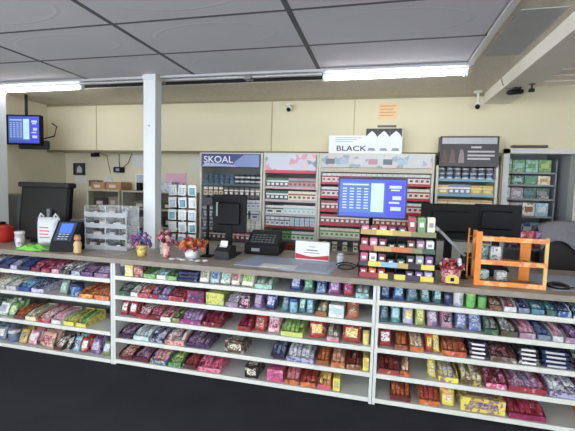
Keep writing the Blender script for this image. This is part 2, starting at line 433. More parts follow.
def bar_mesh(w, d, t, key, mt):
    k = (round(w, 3), round(d, 3), key)
    if k in _bar: return _bar[k]
    mb = MB(); vs = []; fs = []; n = 8
    secs = [(0, 0.9, 0.06), (0.07, 0.9, 0.08), (0.11, 0.92, 0.85), (0.2, 1, 1), (0.8, 1, 1), (0.89, 0.92, 0.85), (0.93, 0.9, 0.08), (1, 0.9, 0.06)]
    for u, a, b in secs:
        for i in range(n):
            g = 2*math.pi*(i+0.5)/n
            cx = math.copysign(abs(math.cos(g))**0.5, math.cos(g)); cz = math.copysign(abs(math.sin(g))**0.6, math.sin(g))
            vs.append((cx*w/2*a, u*d, t/2 + cz*t/2*b))
    for l in range(len(secs)-1):
        for i in range(n):
            j = (i+1) % n; fs.append((l*n+i, l*n+n+i, l*n+n+j, l*n+j))
    fs.append(tuple(range(n))); fs.append(tuple(reversed(range((len(secs)-1)*n, len(secs)*n))))
    mb.add(vs, fs, 0, True); me = mb.mesh('candy_bar', mt); _bar[k] = me
    return me
ORD = ['first', 'second', 'third', 'fourth', 'fifth', 'sixth', 'seventh', 'eighth', 'ninth', 'tenth', 'eleventh', 'twelfth', 'thirteenth', 'fourteenth', 'fifteenth', 'sixteenth', 'seventeenth', 'eighteenth', 'nineteenth', 'twentieth', 'twenty-first', 'twenty-second', 'twenty-third', 'twenty-fourth']
def carton(x, y, z, w, c, lab, grp, hmax, loose=False):
    """open tray of wrapped bars"""
    a, b, d3 = c; D = 0.27
    t = thing('candy_carton', lab, 'candy carton', (x, y, z+0.001), R(random.uniform(-1.2, 1.2)), grp)
    tm = printed(C_[a], C_[b], C_[a], 26); h = w/2-0.003
    hf = 0.036; hb = min(0.085, hmax-0.02); e = 0.003
    mb = MB()
    mb.box(-h, h, 0, D, 0, e); mb.box(-h, h, 0, e, e, hf); mb.box(-h, h, D-e, D, e, hb)
    for s in (-1, 1):
        x0, x1 = (h-e, h) if s > 0 else (-h, -h+e)
        mb.prism([(e, e), (D-e, e), (D-e, hb), (e+0.06, hb*0.75), (e, hf)], x0, x1, 'x')
    mb.build('tray', tm, t)
    n = max(2, round((w-0.01)/0.036)); bw = (w-0.016)/n
    mt = printed(C_[d3], C_[a], C_[b], 34, 0.28)
    me = bar_mesh(bw-0.001, 0.20, 0.024, (a, b, d3), mt)
    for l in range(3):
        for i in range(n):
            if l and random.random() < 0.1*l: continue
            if l == 2 and hmax < 0.13: continue
            put('candy_bar', me, t, (-(w-0.016)/2+bw*(i+0.5), 0.008 + 0.022*l, 0.005+0.0235*l), (R(random.uniform(3, 6)), 0, R(random.uniform(-1.2, 1.2))))
    return t
def boxes(x, y, z, w, c, lab, grp, hmax, tall=0.1):
    a, b, d3 = c; H = min(tall, hmax-0.02); D = 0.2
    t = thing('candy_box', lab, 'candy box', (x, y+0.004, z+0.001), R(random.uniform(-1.5, 1.5)), grp); h = w/2-0.003
    MB().box(-h, h, 0, D, 0, H, ch=0.003).build('carton', printed(C_[a], C_[b], C_[d3], 20), t)
    mb = MB(); mb.prism([(-h*0.72, H*0.3), (h*0.72, H*0.24), (h*0.66, H*0.72), (-h*0.6, H*0.8)], -0.0015, 0.0, 'y')
    mb.build('front_label', printed(C_[d3], C_[b], C_[a], 60), t)
    mb = MB(); mb.prism([(-h*0.7, D*0.2), (h*0.7, D*0.15), (h*0.6, D*0.75), (-h*0.6, D*0.8)], H, H+0.001, 'z')
    mb.build('top_label', printed(C_[d3], C_[b], C_[a], 50), t)
    return t
def bags(x, y, z, w, c, lab, grp, hmax, lay=False):
    a, b, d3 = c; H = min(0.125, hmax-0.008)/0.95
    proto = None
    for k in range(3):
        if proto is None:
            t = thing('candy_bag', lab + ', front one', 'candy bag', (x, y+0.03, z+0.007), 0, grp)
            put('pouch', MB().pillow(w*0.90, H, 0.034).mesh('pouch', printed(C_[a], C_[b], C_[a], 16, 0.25)), t)
            mb = MB()
            # curved label panel hugging the front of the bag
            vs = []; fs = []
            for j in range(5):
                for i in range(5):
                    u = (i/4*2-1)*0.62; v = (j/4*2-1)*0.5
                    th = 0.018*(1-abs(u)**3)**0.6*(1-abs(v)**4)**0.6+0.0022
                    vs.append((u*w*0.47, -th, (v+1)/2*H))
            for j in range(4):
                for i in range(4): q = j*5+i; fs.append((q, q+1, q+6, q+5))
            mb.add(vs, fs, 0, True); mb.build('front_label', printed(C_[d3], C_[b], C_[wl(a)], 55, 0.3), t)
            t.rotation_euler = (R(-24), R(random.uniform(-4, 4)), R(random.uniform(-5, 5))); proto = t
        else:
            t = copy_tree(proto); t['label'] = lab + (', middle one' if k == 1 else ', rear one')
            t.location = (x + random.uniform(-0.006, 0.006), y+0.03+0.062*k, z+0.007)
            t.rotation_euler = (R(-24+2*k), R(random.uniform(-4, 4)), R(random.uniform(-5, 5)))
def wl(a): return 'wht' if a not in ('wht', 'cream', 'lgry') else 'gry'
def tubs(x, y, z, w, c, lab, grp, hmax):
    a, b, d3 = c; r = min(w*0.47, 0.055); H = min(0.11, hmax-0.015)
    t = thing('candy_tub', lab, 'candy tub', (x, y+r+0.01, z+0.001), R(random.uniform(-40, 40)), grp)
    MB().lathe([(r*0.86, 0), (r*0.94, 0.006), (r, H*0.5), (r, H*0.78), (r*0.93, H*0.8)], 20).build('body', printed(C_[a], C_[b], C_[a], 22), t)
    MB().lathe([(r*1.02, H*0.79), (r*1.04, H*0.8), (r*1.04, H*0.95), (r*0.98, H)], 20).build('lid', plain(C_[d3], 0.35), t)
def stack(x, y, z, w, c, lab, grp, hmax):
    """flat film-wrapped multipacks lying fanned forward on each other: one banded bundle"""
    a, b, d3 = c; n = max(2, min(4, int((hmax-0.03)/0.027)))
    t = thing('candy_bundle', lab, 'candy bundle', (x, y+0.004, z+0.001), R(random.uniform(-1.5, 1.5)), grp); h = w/2-0.006
    for k in range(n):
        mb = MB(); M = Matrix.Translation((random.uniform(-.004, .004), 0.012*k, 0.026*k)) @ Matrix.Rotation(R(random.uniform(-2, 2)), 4, 'Z')
        mb.box(-h, h, 0, 0.24, 0, 0.025, M=M, ch=0.006)
        mb.box(-h*0.7, h*0.7, -0.001, 0.002, 0.005, 0.019, 1, M=M)
        mb.build('flat_pack', [printed(C_[a], C_[b], C_[a], 30), plain(C_[d3], 0.4)], t)
KIND = {'C': (carton, 'candy carton'), 'B': (boxes, 'candy box'), 'P': (bags, 'candy bag'), 'G': (tubs, 'candy tub'), 'S': (stack, 'flat pack bundle')}
T_ = {
('middle', 0): '118-124 G dblu blu lav|124-133 B yel gold cream|133-143 B dred red peach|143-156 C grn lime ltl|156-166 C wht ltl cyan|166-177 C grn lime dgrn|177-197 S dblu blu blk|197-208 P wht cream olive|208-218 P wht cyan blu|218-229 P wht grn ltl|229-239 P wht pink red|239-253 P cream yel grn|254-272 C ltl grn wht|288-301 P dblu blu lav|302-314 P dgrn teal grn|315-326 P blu cyan dblu|327-341 P pur mag lav|342-354 P red crim mag|355-369 C ltl teal wht',
('middle', 1): '118-130 C dgrn blk gry|130-138 C cream ltl gry|138-149 C red pink peach|149-158 C crim red lav|158-168 C pur slate lav|168-184 C red pink dred|186-204 B crim mag dblu|205-224 B lime olive yel|225-238 C mauve slate wht|239-250 B blk wht pink|251-262 P pur lav mauve|263-275 P dblu blu lav|280-288 P teal dteal slate|288-297 G cyan teal blu|297-305 P teal dgrn ltl|305-314 P teal slate cyan|315-327 C dorg grn cream|328-344 B wht lgry ltl|345-359 P dorg org brn',
('middle', 2): '118-126 P red dred wht|126-135 P red crim wht|136-148 C red crim wht|148-160 C dred red pink|160-171 C wht pink red|172-180 C olive yel dgrn|180-201 C mag pur lav|202-221 C dred red crim|237-251 C red dred crim|252-265 P red org dred|266-279 P pink wht crim|280-303 C lime yel grn|308-325 P red org yel|326-339 C pink grn lgry|340-361 P red dorg yel|362-369 G yel cream gold',
('middle', 3): '118-132 C dpur blk mauve|133-149 C ltl wht lgry|150-164 C dblu wht lav|165-184 C peach red wht|185-208 C dpur pur mauve|224-244 B brn blk cream|270-285 C dpur blk slate|286-314 C lav dblu wht|315-329 C dorg brn org|330-345 C org dorg peach|346-361 C dorg brn dred|362-369 B yel olive gold',
('middle', 4): '118-132 C dred brn peach|133-149 C dred dpur mauve|150-167 C blu yel pink|168-181 C grn dgrn lime|182-196 C dred dgrn red|197-221 C pink red hot|244-258 B blk brn cream|266-283 B hot pink mag|284-299 C org dred pink|300-316 C org dorg red|317-331 C hot org yel|332-340 B yel lime gold',
('left', 0): '-48--32 C red dred wht|-30--17 C pur lav wht|-15--3 C blu lav wht|-2-9 C dblu pur blu|10-17 C lav wht slate|18-30 C dblu dpur blu|31-40 C crim dred pink|41-50 C crim pink hot|51-59 C pink lgry crim|60-70 C blk gry wht|71-80 C lgry slate wht|81-93 C pur dpur mauve|94-108 C mauve pur lav',
('left', 1): '-44--28 C grn lime wht|-26--10 C red yel wht|-8-5 C gry wht cream|6-16 C lgry gry cream|17-30 C blu dblu cyan|31-44 C lav wht dblu|56-65 P gry grn ltl|66-78 G blu cyan dblu|79-93 C org yel red|94-109 C org peach dorg',
('left', 2): '-40--24 C lav wht pur|-22--8 C grn wht dgrn|-6-5 P wht grn lav|5-13 P grn wht lime|13-24 C brn red org|25-36 C cream yel gry|37-50 C red pink wht|51-61 C wht lav pink|63-74 C yel lime olive|75-86 C yel olive grn',
('left', 3): '-40--26 P red wht yel|-24--12 P slate blu wht|-8-3 P slate gry wht|4-14 G slate blu lgry|15-24 P gold yel brn|24-34 P pink wht lgry|35-52 P peach brn red|53-62 C brn dred wht|63-69 P blk wht brn|70-77 P cyan wht dblu|77-86 P red org wht|87-98 P pur lav mauve|99-108 P olive grn lav',
('right', 0): '379-391 P dblu blu slate|392-405 P blu dblu cyan|406-419 P dteal teal slate|420-431 P teal dteal ltl|432-443 P dteal teal ltl|444-453 G dblu slate blk|453-465 G lgry slate wht|466-477 G bgrn grn lime|478-488 G grn bgrn dgrn|489-502 C brn org cream|503-517 C lgry wht red|518-530 C slate lav dblu|531-545 C teal blu ltl|546-557 C dgrn teal cyan|558-572 C blu wht dblu|573-590 C dblu wht cyan|592-612 C red wht yel|614-632 C grn lime wht|634-655 C yel org red',
('right', 1): '379-389 P teal dteal slate|390-401 P teal ltl cyan|402-414 P lav slate yel|415-426 P lime olive yel|427-440 P mauve pur lgry|441-454 P mauve pink blk|455-468 P slate blu lav|469-483 P lav blu slate|484-499 C dgrn grn gry|500-518 C brn dgrn wht|519-536 C mauve lgry pink|537-551 C slate gry blu|552-564 C lgry wht pink|565-582 C mauve lgry pur|584-604 C slate dblu wht|606-628 C ltl wht teal|630-652 C brn gold wht',
('right', 2): '378-393 P red dred wht|394-408 C dorg brn org|409-424 C org dorg cream|425-433 P org red yel|434-440 P yel olive gold|441-467 C org red dorg|468-489 S dpur blk wht|490-517 C brn gry dred|518-541 S blk gry wht|542-572 S dblu blk lgry|574-600 S blk wht gry|602-630 C dorg org brn|632-660 C red crim wht',
('right', 3): '378-399 C red dorg dred|400-410 C org dred cream|428-437 P yel olive gold|438-459 C yel pur lgry|460-484 C brn yel cream|485-507 C hot wht dred|508-547 C red crim lav|549-580 C lav dpur wht|584-614 C mauve pur wht|618-650 C dred red wht',
('right', 4): '389-411 C dred brn org|418-440 C org dorg red|441-456 P yel org gold|460-506 B yel gold pur|508-547 C crim mag red|590-620 C org yel red',
}
for (bay, r), s in T_.items():
    z = ROWS[bay][r]; zs = [0.92] + [q-0.03 for q in ROWS[bay]]; hmax = zs[r]-z
    rn = ['top', 'second', 'third', 'fourth', 'bottom'][r] if bay != 'left' else ['top', 'second', 'third', 'bottom'][r]
    y = FY + 0.012
    for n, it in enumerate(s.split('|')):
        rg, k, a, b, c3 = it.split()
        i = rg.index('-', 1); x0, x1 = int(rg[:i]), int(rg[i+1:])
        X0, X1 = across(x0, z, y), across(x1, z, y)
        if X0 > 2.16 or X1 > 2.22 or X0 < -4.38: continue
        fn, kn = KIND[k]
        lab = '%s and %s %s, %s from left, %s shelf, %s bay' % (NAMES[a], NAMES[b], kn, ORD[n], rn, bay)
        grp = '%s on the %s shelf of the %s bay' % ({'C': 'open candy cartons', 'B': 'candy boxes', 'P': 'candy bags', 'G': 'candy tubs', 'S': 'candy bundles'}[k], rn, bay)
        if k != 'P': lab = lab.replace(' bay', ' bay')
        fn((X0+X1)/2, y, z, max(0.05, X1-X0-0.004), (a, b, c3), lab, grp, hmax)

# ------------------------------------------------------------------ cigarette cabinets behind
def pack_mesh(c1, c2, w=0.054, h=0.108, d=0.024):
    mb = MB(); mb.box(-w/2, w/2, 0, d, 0, h*0.55, 0); mb.box(-w/2, w/2, 0, d, h*0.55, h*0.72, 1); mb.box(-w/2, w/2, 0, d, h*0.72, h, 0)
    mb.box(-w*0.3, w*0.3, -0.001, 0, h*0.2, h*0.45, 1)
    return mb.mesh('cigarette_pack', [plain(C_[c1], 0.35), plain(C_[c2], 0.35)])
def tin_mesh(c1, c2):
    mb = MB(); mb.lathe([(0.032, 0), (0.034, 0.003), (0.034, 0.02), (0.032, 0.024)], 16, mi=0); mb.lathe([(0.03, 0.024), (0.029, 0.026)], 16, mi=1)
    for k in (1, 2, 3, 4): mb.lathe([(0.034, 0.025*k+0.003), (0.034, 0.025*k+0.022)], 16, mi=k % 2)
    return mb.mesh('tobacco_tin', [plain(C_[c1], 0.4), plain(C_[c2], 0.4)])
_pk = {}
def cabinet(x0, x1, zt, rows, label, head, frame=(206, 204, 190), strip=None, y=4.45, where=''):
    U = thing('cigarette_cabinet', label, 'cigarette cabinet', ((x0+x1)/2, y, 0)); h = (x1-x0)/2; fm = plain(frame, 0.45)
    for s in (-1, 1):
        MB().box(s*h-0.025*(s > 0), s*h+0.025*(s < 0), 0, 0.40, 0, zt, ch=0.002).build('side_panel', fm, U)
    MB().box(-h+0.025, h-0.025, 0.36, 0.39, 0, zt).build('back_panel', plain((120, 118, 118), 0.6), U)
    MB().box(-h+0.025, h-0.025, 0, 0.36, zt-0.02, zt).build('top_panel', fm, U)
    MB().box(-h+0.025, h-0.025, 0.02, 0.36, 0, rows[-1][0]-0.03).build('base_panel', fm, U)
    for ri, (z, runs, sc) in enumerate(rows):
        sh = MB().box(-h+0.025, h-0.025, 0.03, 0.36, z-0.012, z).build('shelf', plain((180, 182, 184), 0.4), U)
        MB().box(-h+0.025, h-0.025, 0.012, 0.03, z-0.022, z+0.006).build('shelf_strip', plain(sc, 0.4), sh)
        tot = sum(r[0]*(2 if r[3] == 'w' else 1) for r in runs); xs = x0+0.03; W = x1-x0-0.06
        for n, c1, c2, kd in runs:
            step = W/tot*(2 if kd == 'w' else 1)
            for i in range(n):
                key = (c1, c2, kd)
                if key not in _pk: _pk[key] = pack_mesh(c1, c2) if kd == 'p' else (tin_mesh(c1, c2) if kd == 't' else pack_mesh(c1, c2, 0.106, 0.10, 0.05))
                nm = {'p': 'cigarette_pack', 't': 'tobacco_tin', 'w': 'cigar_box'}[kd]
                o = put(nm, _pk[key], None, (xs+step*(i+0.5), y+(0.07 if kd == 't' else 0.035), z+0.001))
                ds = {'p': 'cigarette pack', 't': 'stack of tobacco tins', 'w': 'wide cigar box'}[kd]
                side = '' if len(runs) == 1 else (', %s run' % ['left', 'middle', 'right'][runs.index((n, c1, c2, kd)) if len(runs) == 3 else (0 if runs.index((n, c1, c2, kd)) == 0 else 2)])
                tag(o, '%s and %s %s, %s row of %s%s' % (NAMES[c1], NAMES[c2], ds, ORD[ri], where, side), {'p': 'cigarette pack', 't': 'tobacco tin', 'w': 'cigar box'}[kd],
                    '%s and %s %ss in the %s row of %s%s' % (NAMES[c1], NAMES[c2], ds, ORD[ri], where, side))
            xs += step*n
    return U, h
ST = (176, 172, 160)
U1, h1 = cabinet(-2.205, -1.385, 2.01, [
    (1.625, [(6, 'teal', 'slate', 't'), (5, 'dteal', 'wht', 't')], (60, 74, 84)), (1.48, [(4, 'cream', 'dorg', 'p'), (7, 'brn', 'wht', 'p')], (52, 44, 50)),
    (1.33, [(6, 'slate', 'wht', 'p'), (7, 'lgry', 'slate', 'p')], (180, 182, 188)), (1.2, [(5, 'slate', 'wht', 'p'), (3, 'lgry', 'dblu', 'w')], ST),
    (1.07, [(6, 'slate', 'wht', 'p'), (7, 'lgry', 'cream', 'p')], (190, 190, 196)), (0.93, [(6, 'brn', 'wht', 'p'), (6, 'red', 'wht', 'p')], (90, 88, 92))],
    'tobacco cabinet with the blue lettered header, left end of the cabinet row', 'blue', where='blue header cabinet')
sg = MB().box(-h1+0.03, h1-0.03, -0.02, 0.0, 1.835, 1.995).build('header_sign', None or plain((50, 60, 128), 0.4), U1)
MB().prism([(0.02, 1.84), (h1-0.04, 1.84), (h1-0.04, 1.985), (0.18, 1.985), (0.06, 1.90)], -0.0215, -0.02, 'y').build('pale_panel', plain((128, 144, 196), 0.4), sg)
MB().prism([(-h1+0.04, 1.842), (0.1, 1.842), (0.0, 1.87), (-h1+0.08, 1.885)], -0.0222, -0.0215, 'y').build('pale_swoosh', plain((178, 186, 214), 0.4), sg)
text('lettering', 'SKOAL', 0.112, plain((232, 236, 246), 0.4), sg, (-0.155, -0.024, 1.922), sx=1.12)
U2, h2 = cabinet(-1.375, -0.705, 2.015, [
    (1.61, [(5, 'dgrn', 'wht', 'p'), (6, 'gry', 'red', 'p')], (216, 170, 176)), (1.455, [(5, 'dgrn', 'wht', 'p'), (6, 'cream', 'dorg', 'p')], (204, 186, 186)),
    (1.285, [(2, 'wht', 'dgrn', 'w'), (7, 'wht', 'ltl', 'p')], (178, 182, 186)), (1.14, [(5, 'wht', 'slate', 'p'), (5, 'lgry', 'cyan', 'p')], (150, 36, 56)),
    (0.975, [(6, 'grn', 'dgrn', 'p'), (5, 'wht', 'grn', 'p')], (86, 96, 90)), (0.83, [(5, 'dred', 'brn', 'p'), (6, 'dorg', 'dred', 'p')], (100, 60, 56))],
    'cigarette cabinet with the pale patterned header and a red strip below it', 'pale', where='pale header cabinet')
sg = MB().box(-h2+0.03, h2-0.03, -0.02, 0.0, 1.80, 1.995).build('header_sign', printed((200, 204, 216), (214, 160, 170), (130, 150, 160), 7, 0.4, (0.6, 0.85)), U2)
MB().box(-h2+0.03, h2-0.03, -0.024, -0.02, 1.775, 1.81).build('red_strip', plain((206, 60, 76), 0.4), sg)
U3, h3 = cabinet(-0.70, 0.565, 2.015, [
    (1.68, [(10, 'wht', 'red', 'p'), (11, 'wht', 'dred', 'p')], (196, 34, 56)), (1.52, [(10, 'wht', 'crim', 'p'), (11, 'cream', 'red', 'p')], (196, 34, 56)),
    (1.36, [(10, 'red', 'wht', 'p'), (11, 'wht', 'red', 'p')], (196, 34, 56)), (1.20, [(10, 'red', 'wht', 'p'), (11, 'red', 'cream', 'p')], (176, 40, 56)),
    (1.04, [(10, 'cream', 'grn', 'p'), (11, 'lgry', 'red', 'p')], ST), (0.88, [(10, 'cream', 'olive', 'p')], ST)],
    'widest cigarette cabinet with red shelf strips, behind the blue menu screen', 'grey', where='widest cabinet')
sg = MB().box(-h3+0.03, h3-0.03, -0.02, 0.0, 1.855, 1.995).build('header_sign', printed((196, 200, 200), (150, 170, 178), (216, 190, 190), 8, 0.4, (0.5, 0.8)), U3)
MB().box(-h3+0.02, h3-0.02, -0.024, 0.0, 1.80, 1.85).build('sign_ledge', plain((198, 190, 170), 0.5), U3)
for k in range(7):
    MB().box(-h3+0.08+k*0.16, -h3+0.18+k*0.16, -0.0225, -0.02, 1.89, 1.95).build('printed_picture', plain([(110, 120, 130), (170, 190, 200), (206, 206, 210), (190, 140, 150)][k % 4], 0.5), sg)
U4, h4 = cabinet(0.585, 1.20, 1.90, [
    (1.748, [(7, 'lgry', 'slate', 't')], (98, 158, 180)), (1.585, [(1, 'gold', 'cream', 'w'), (4, 'slate', 'wht', 'p'), (2, 'gold', 'yel', 'w')], (120, 168, 182)),
    (1.43, [(5, 'gold', 'cream', 'w')], (110, 110, 110)), (1.27, [(5, 'slate', 'lgry', 'w')], (110, 110, 110)), (1.1, [(5, 'blk', 'gry', 'w')], (80, 80, 80))],
    'tobacco cabinet with the black lettered header, nearest the closet', 'black', where='black header cabinet')
sg = MB().box(-h4+0.02, h4-0.02, -0.03, 0.10, 1.88, 2.20, ch=0.003).build('header_sign', plain((38, 32, 36), 0.35), U4)
MB().box(-h4+0.04, h4-0.04, -0.033, -0.03, 2.12, 2.185).build('silver_band', plain((176, 178, 184), 0.4), sg)
mb = MB()
for k, (xx, zz, ww) in enumerate([(0.05, 2.085, 0.1), (0.1, 2.04, 0.26), (0.1, 2.0, 0.26), (0.08, 1.965, 0.22)]):
    mb.box(xx-ww/2 + 0.02, xx+ww/2+0.02, -0.0325, -0.03, zz-0.009, zz+0.009)
mb.build('lettering', plain((196, 190, 190), 0.5), sg)
for k, xx in enumerate((-0.24, -0.16, -0.07)):
    MB().prism([(xx-0.03, 1.92), (xx+0.03, 1.92), (xx+0.022, 2.02), (xx+0.01, 2.06), (xx-0.012, 2.06), (xx-0.024, 2.0)], -0.0325, -0.03, 'y').build('printed_figure', plain([(92, 66, 66), (110, 84, 84), (150, 130, 132)][k], 0.5), sg)

# signs standing on the cabinets
s1 = thing('shelf_sign', 'white sign reading BLACK standing on top of the widest cabinet', 'sign', (-0.375, 4.50, 2.016))
MB().box(-0.225, 0.225, -0.01, 0.01, 0, 0.205, ch=0.002).build('board', plain((226, 230, 234), 0.4, grain=0.02), s1)
text('lettering', 'BLACK', 0.085, plain((60, 60, 66), 0.4), s1, (0.03, -0.0125, 0.055), sx=1.3)
mb = MB()
for k in range(3): mb.box(-0.15, 0.15-0.05*k, -0.0115, -0.01, 0.175-0.022*k, 0.183-0.022*k)
mb.build('small_print', plain((200, 160, 168), 0.5), s1)
s2 = thing('shelf_sign', 'white card with three dark-topped peaks, right of the BLACK sign', 'sign', (0.02, 4.47, 2.016))
MB().box(-0.20, 0.195, -0.01, 0.01, 0, 0.27, ch=0.002).build('board', plain((222, 226, 230), 0.4, grain=0.02), s2)
for k in range(3):
    x = -0.135+0.13*k
    MB().prism([(x-0.065, 0.275), (x-0.065, 0.19), (x-0.03, 0.225), (x, 0.25), (x+0.03, 0.225), (x+0.064, 0.18), (x+0.064, 0.275)], -0.0125, -0.01, 'y').build('dark_peak', plain((50, 48, 54), 0.5), s2)
    MB().prism([(x-0.045, 0.03), (x+0.045, 0.03), (x+0.03, 0.06), (x-0.03, 0.06)], -0.0115, -0.01, 'y').build('small_print', plain((140, 142, 150), 0.5), s2)
n1 = thing('wall_notice', 'faded orange paper notice stuck high on the cream wall above the signs', 'notice', (0.04, 4.628, 2.33))
MB().box(-0.10, 0.11, -0.003, 0, 0.09, 0.27).build('paper', plain((226, 196, 150), 0.8, grain=0.06), n1)
mb = MB()
for k in range(4): mb.box(-0.08, 0.09-0.02*(k % 2), -0.004, -0.003, 0.235-0.035*k, 0.247-0.035*k)
mb.build('printed_lines', plain((204, 150, 110), 0.8), n1)
MB().box(-0.1, 0.11, -0.003, 0, 0.0, 0.025).build('dark_line', plain((110, 100, 90), 0.8), n1)

# dome cameras
def ceil_cam(x, y, z, lab, stem=0.0):
    c = thing('security_camera', lab, 'security camera', (x, y, z))
    MB().lathe([(0.04, 0), (0.04, -0.012), (0.025, -0.016)][::-1], 16).build('mount', WHITE, c)
    MB().rod((0, 0, -0.01), (0, 0, -0.035-stem), 0.011).build('stem', WHITE, c)
    MB().lathe([(0.018, -0.075-stem), (0.034, -0.065-stem), (0.037, -0.045-stem), (0.026, -0.022-stem)], 16).build('shell', WHITE, c)
    MB().lathe([(0.006, -0.03), (0.02, -0.024), (0.026, -0.008), (0.026, 0)], 16, M=Matrix.Translation((-0.004, -0.018, -0.06-stem)) @ Matrix.Rotation(R(-50), 4, 'X')).build('lens', BLACK, c)
    return c
ceil_cam(-1.10, 4.56, 2.60, 'white security camera on the cream wall above the pale header cabinet')
MB().box(-1.11, -1.09, 4.56, 4.63, 2.592, 2.603)
c = bpy.data.objects['security_camera']
MB().box(-0.012, 0.012, 0, 0.07, -0.012, 0.0).build('wall_bracket', WHITE, c)
ceil_cam(0.965, 4.5, ZC-0.001, 'white security camera hanging at the beam end above the black header cabinet', 0.10)
bc = thing('beam_camera', 'small black camera screwed under the pale beam with its cable', 'security camera', (1.16, 3.93, 2.568))
MB().box(-0.03, 0.03, -0.03, 0.03, -0.014, 0).build('mount', DARK, bc)
MB().rod((0.05, 0.02, -0.03), (-0.07, -0.04, -0.05), 0.022, 12).build('body', BLACK, bc)
MB().rod((-0.07, -0.04, -0.05), (-0.085, -0.048, -0.053), 0.016, 12).build('lens', DARK, bc)
MB().tube([(-0.03, 0, -0.006), (-0.09, -0.02, -0.008), (-0.115, 0.0, 0.03), (-0.118, 0.05, 0.1)], 0.004).build('cable', GREY, bc)
bs = thing('beam_bracket', 'small brown and black bracket under the beam beside its camera', 'bracket', (1.24, 3.80, 2.568))
MB().box(-0.02, 0.02, -0.02, 0.02, -0.01, 0).build('plate', plain((130, 70, 60), 0.5), bs)
MB().rod((0, 0, -0.008), (0.0, 0.0, -0.05), 0.008).build('stem', DARK, bs)
MB().box(-0.02, 0.02, -0.015, 0.015, -0.07, -0.045).build('tip', BLACK, bs)

# ------------------------------------------------------------------ closet
cs = thing('closet_shelf_rack', 'grey shelf rack filled with goods inside the closet opening', 'shelf rack', (0, 0, 0))
zz = [1.86, 1.72, 1.56, 1.36, 1.13, 0.98]
for z in zz: MB().box(CX0+0.0, CX1-0.06, 4.93, 5.30, z-0.02, z).build('shelf', plain((150, 156, 158), 0.5), cs)
for x in (CX0+0.0, CX1-0.075): MB().box(x, x+0.012, 4.93, 5.30, 0, 2.0).build('upright', plain((150, 154, 158), 0.5), cs)
goods = [
 [('ltl', 'grn'), ('grn', 'ltl'), ('ltl', 'grn'), ('grn', 'lime')], [('grn', 'dgrn'), ('dgrn', 'ltl'), ('teal', 'grn'), ('cream', 'gold')],
 [('ltl', 'grn'), ('mauve', 'lgry'), ('dgrn', 'teal'), ('dgrn', 'gry')], [('wht', 'gold'), ('mauve', 'lgry'), ('wht', 'dorg'), ('cyan', 'wht')],
 [('slate', 'lgry'), ('lgry', 'mauve'), ('blu', 'wht'), ('cyan', 'blu')], [('slate', 'gry'), ('dpur', 'mauve'), ('red', 'crim'), ('crim', 'mauve')]]
for r, z in enumerate(zz):
    hh = ([2.04]+zz)[r]-z
    for i, (a, b) in enumerate(goods[r]):
        t = thing('boxed_goods', '%s and %s box, %s from left on %s closet shelf' % (NAMES[a], NAMES[b], ORD[i], ['top', 'second', 'third', 'fourth', 'fifth', 'sixth'][r]), 'boxed goods',
                  (CX0+0.086+0.134*i, 4.945, z+0.001), 0, 'boxed goods on the closet shelves')
        H = min(hh-0.04, 0.15)
        MB().box(-0.063, 0.063, 0, 0.12, 0, H, ch=0.003).build('carton', printed(C_[a], C_[b], C_[a], 24), t)
        MB().box(-0.04, 0.04, -0.001, 0, H*0.3, H*0.7).build('front_label', plain(C_[b], 0.4), t)
dt = thing('door_closer_bar', 'dark horizontal bar fixed across the wall above the closet opening', 'bar', (1.52, 4.6, 2.115))
MB().box(-0.17, 0.17, -0.02, 0.03, -0.012, 0.012, ch=0.003).build('rail', plain((84, 78, 70), 0.5), dt)

# ------------------------------------------------------------------ left recess: shelves, papers, boxes
def on_wall(name, lab, cat, x0, x1, z0, z1, c, frame=None, pic=None, y=4.95):
    t = thing(name, lab, cat, ((x0+x1)/2, y, (z0+z1)/2)); w = (x1-x0)/2; h = (z1-z0)/2
    if frame:
        mb = MB(); e = 0.018
        mb.box(-w, w, -0.02, 0, h-e, h); mb.box(-w, w, -0.02, 0, -h, -h+e); mb.box(-w, -w+e, -0.02, 0, -h+e, h-e); mb.box(w-e, w, -0.02, 0, -h+e, h-e)
        mb.build('frame', plain(frame, 0.4), t); MB().box(-w+e, w-e, -0.008, 0, -h+e, h-e).build('picture', c, t)
    else:
        MB().box(-w, w, -0.004, 0, -h, h).build('sheet', c, t)
    if pic:
        MB().prism([(-w*0.45, -h*0.6), (w*0.45, -h*0.6), (w*0.4, h*0.2), (0, h*0.6), (-w*0.4, h*0.2)], -0.0095, -0.0045, 'y').build('printed_shape', plain(pic, 0.6), t)
    return t
on_wall('photo_frame', 'black framed photo on the recess wall above the large black screen', 'picture', -4.56, -4.36, 1.70, 1.88, plain((60, 60, 70), 0.4), (30, 30, 34), (200, 200, 204))
for o in [bpy.data.objects['photo_frame']]: o.location.x = -4.48 + 0.05
on_wall('paper_sign', 'white paper under the black framed photo on the recess wall', 'notice', -4.52, -4.30, 1.58, 1.685, plain((220, 220, 216), 0.7), None, None)
on_wall('picture_card', 'brown and dark picture card above the right of the large black screen', 'picture card', -4.27, -4.02, 1.53, 1.63, printed((120, 90, 70), (60, 50, 50), (180, 160, 140), 22), None, None)
on_wall('wall_box', 'small blue and white card on the recess wall above the cardboard boxes', 'card', -4.0, -3.86, 1.56, 1.68, printed((210, 214, 216), (110, 150, 180), (220, 220, 220), 30), None, None)
on_wall('paper_sign', 'large white sheet on the recess wall left of the white post', 'notice', -3.52, -3.26, 1.84, 2.0, plain((214, 216, 214), 0.7), None, None)
on_wall('paper_sign', 'pink paper notice on the recess wall right of the white post', 'notice', -2.98, -2.66, 1.56, 1.76, plain((224, 176, 196), 0.7), None, None)
on_wall('paper_sign', 'small white paper on the recess wall beside the pink notice', 'notice', -2.60, -2.44, 1.78, 1.98, plain((216, 212, 200), 0.7), None, None)
dv = thing('wall_device', 'small black device hanging by cables on the recess wall over the boxes', 'device', (-3.72, 4.93, 1.79))
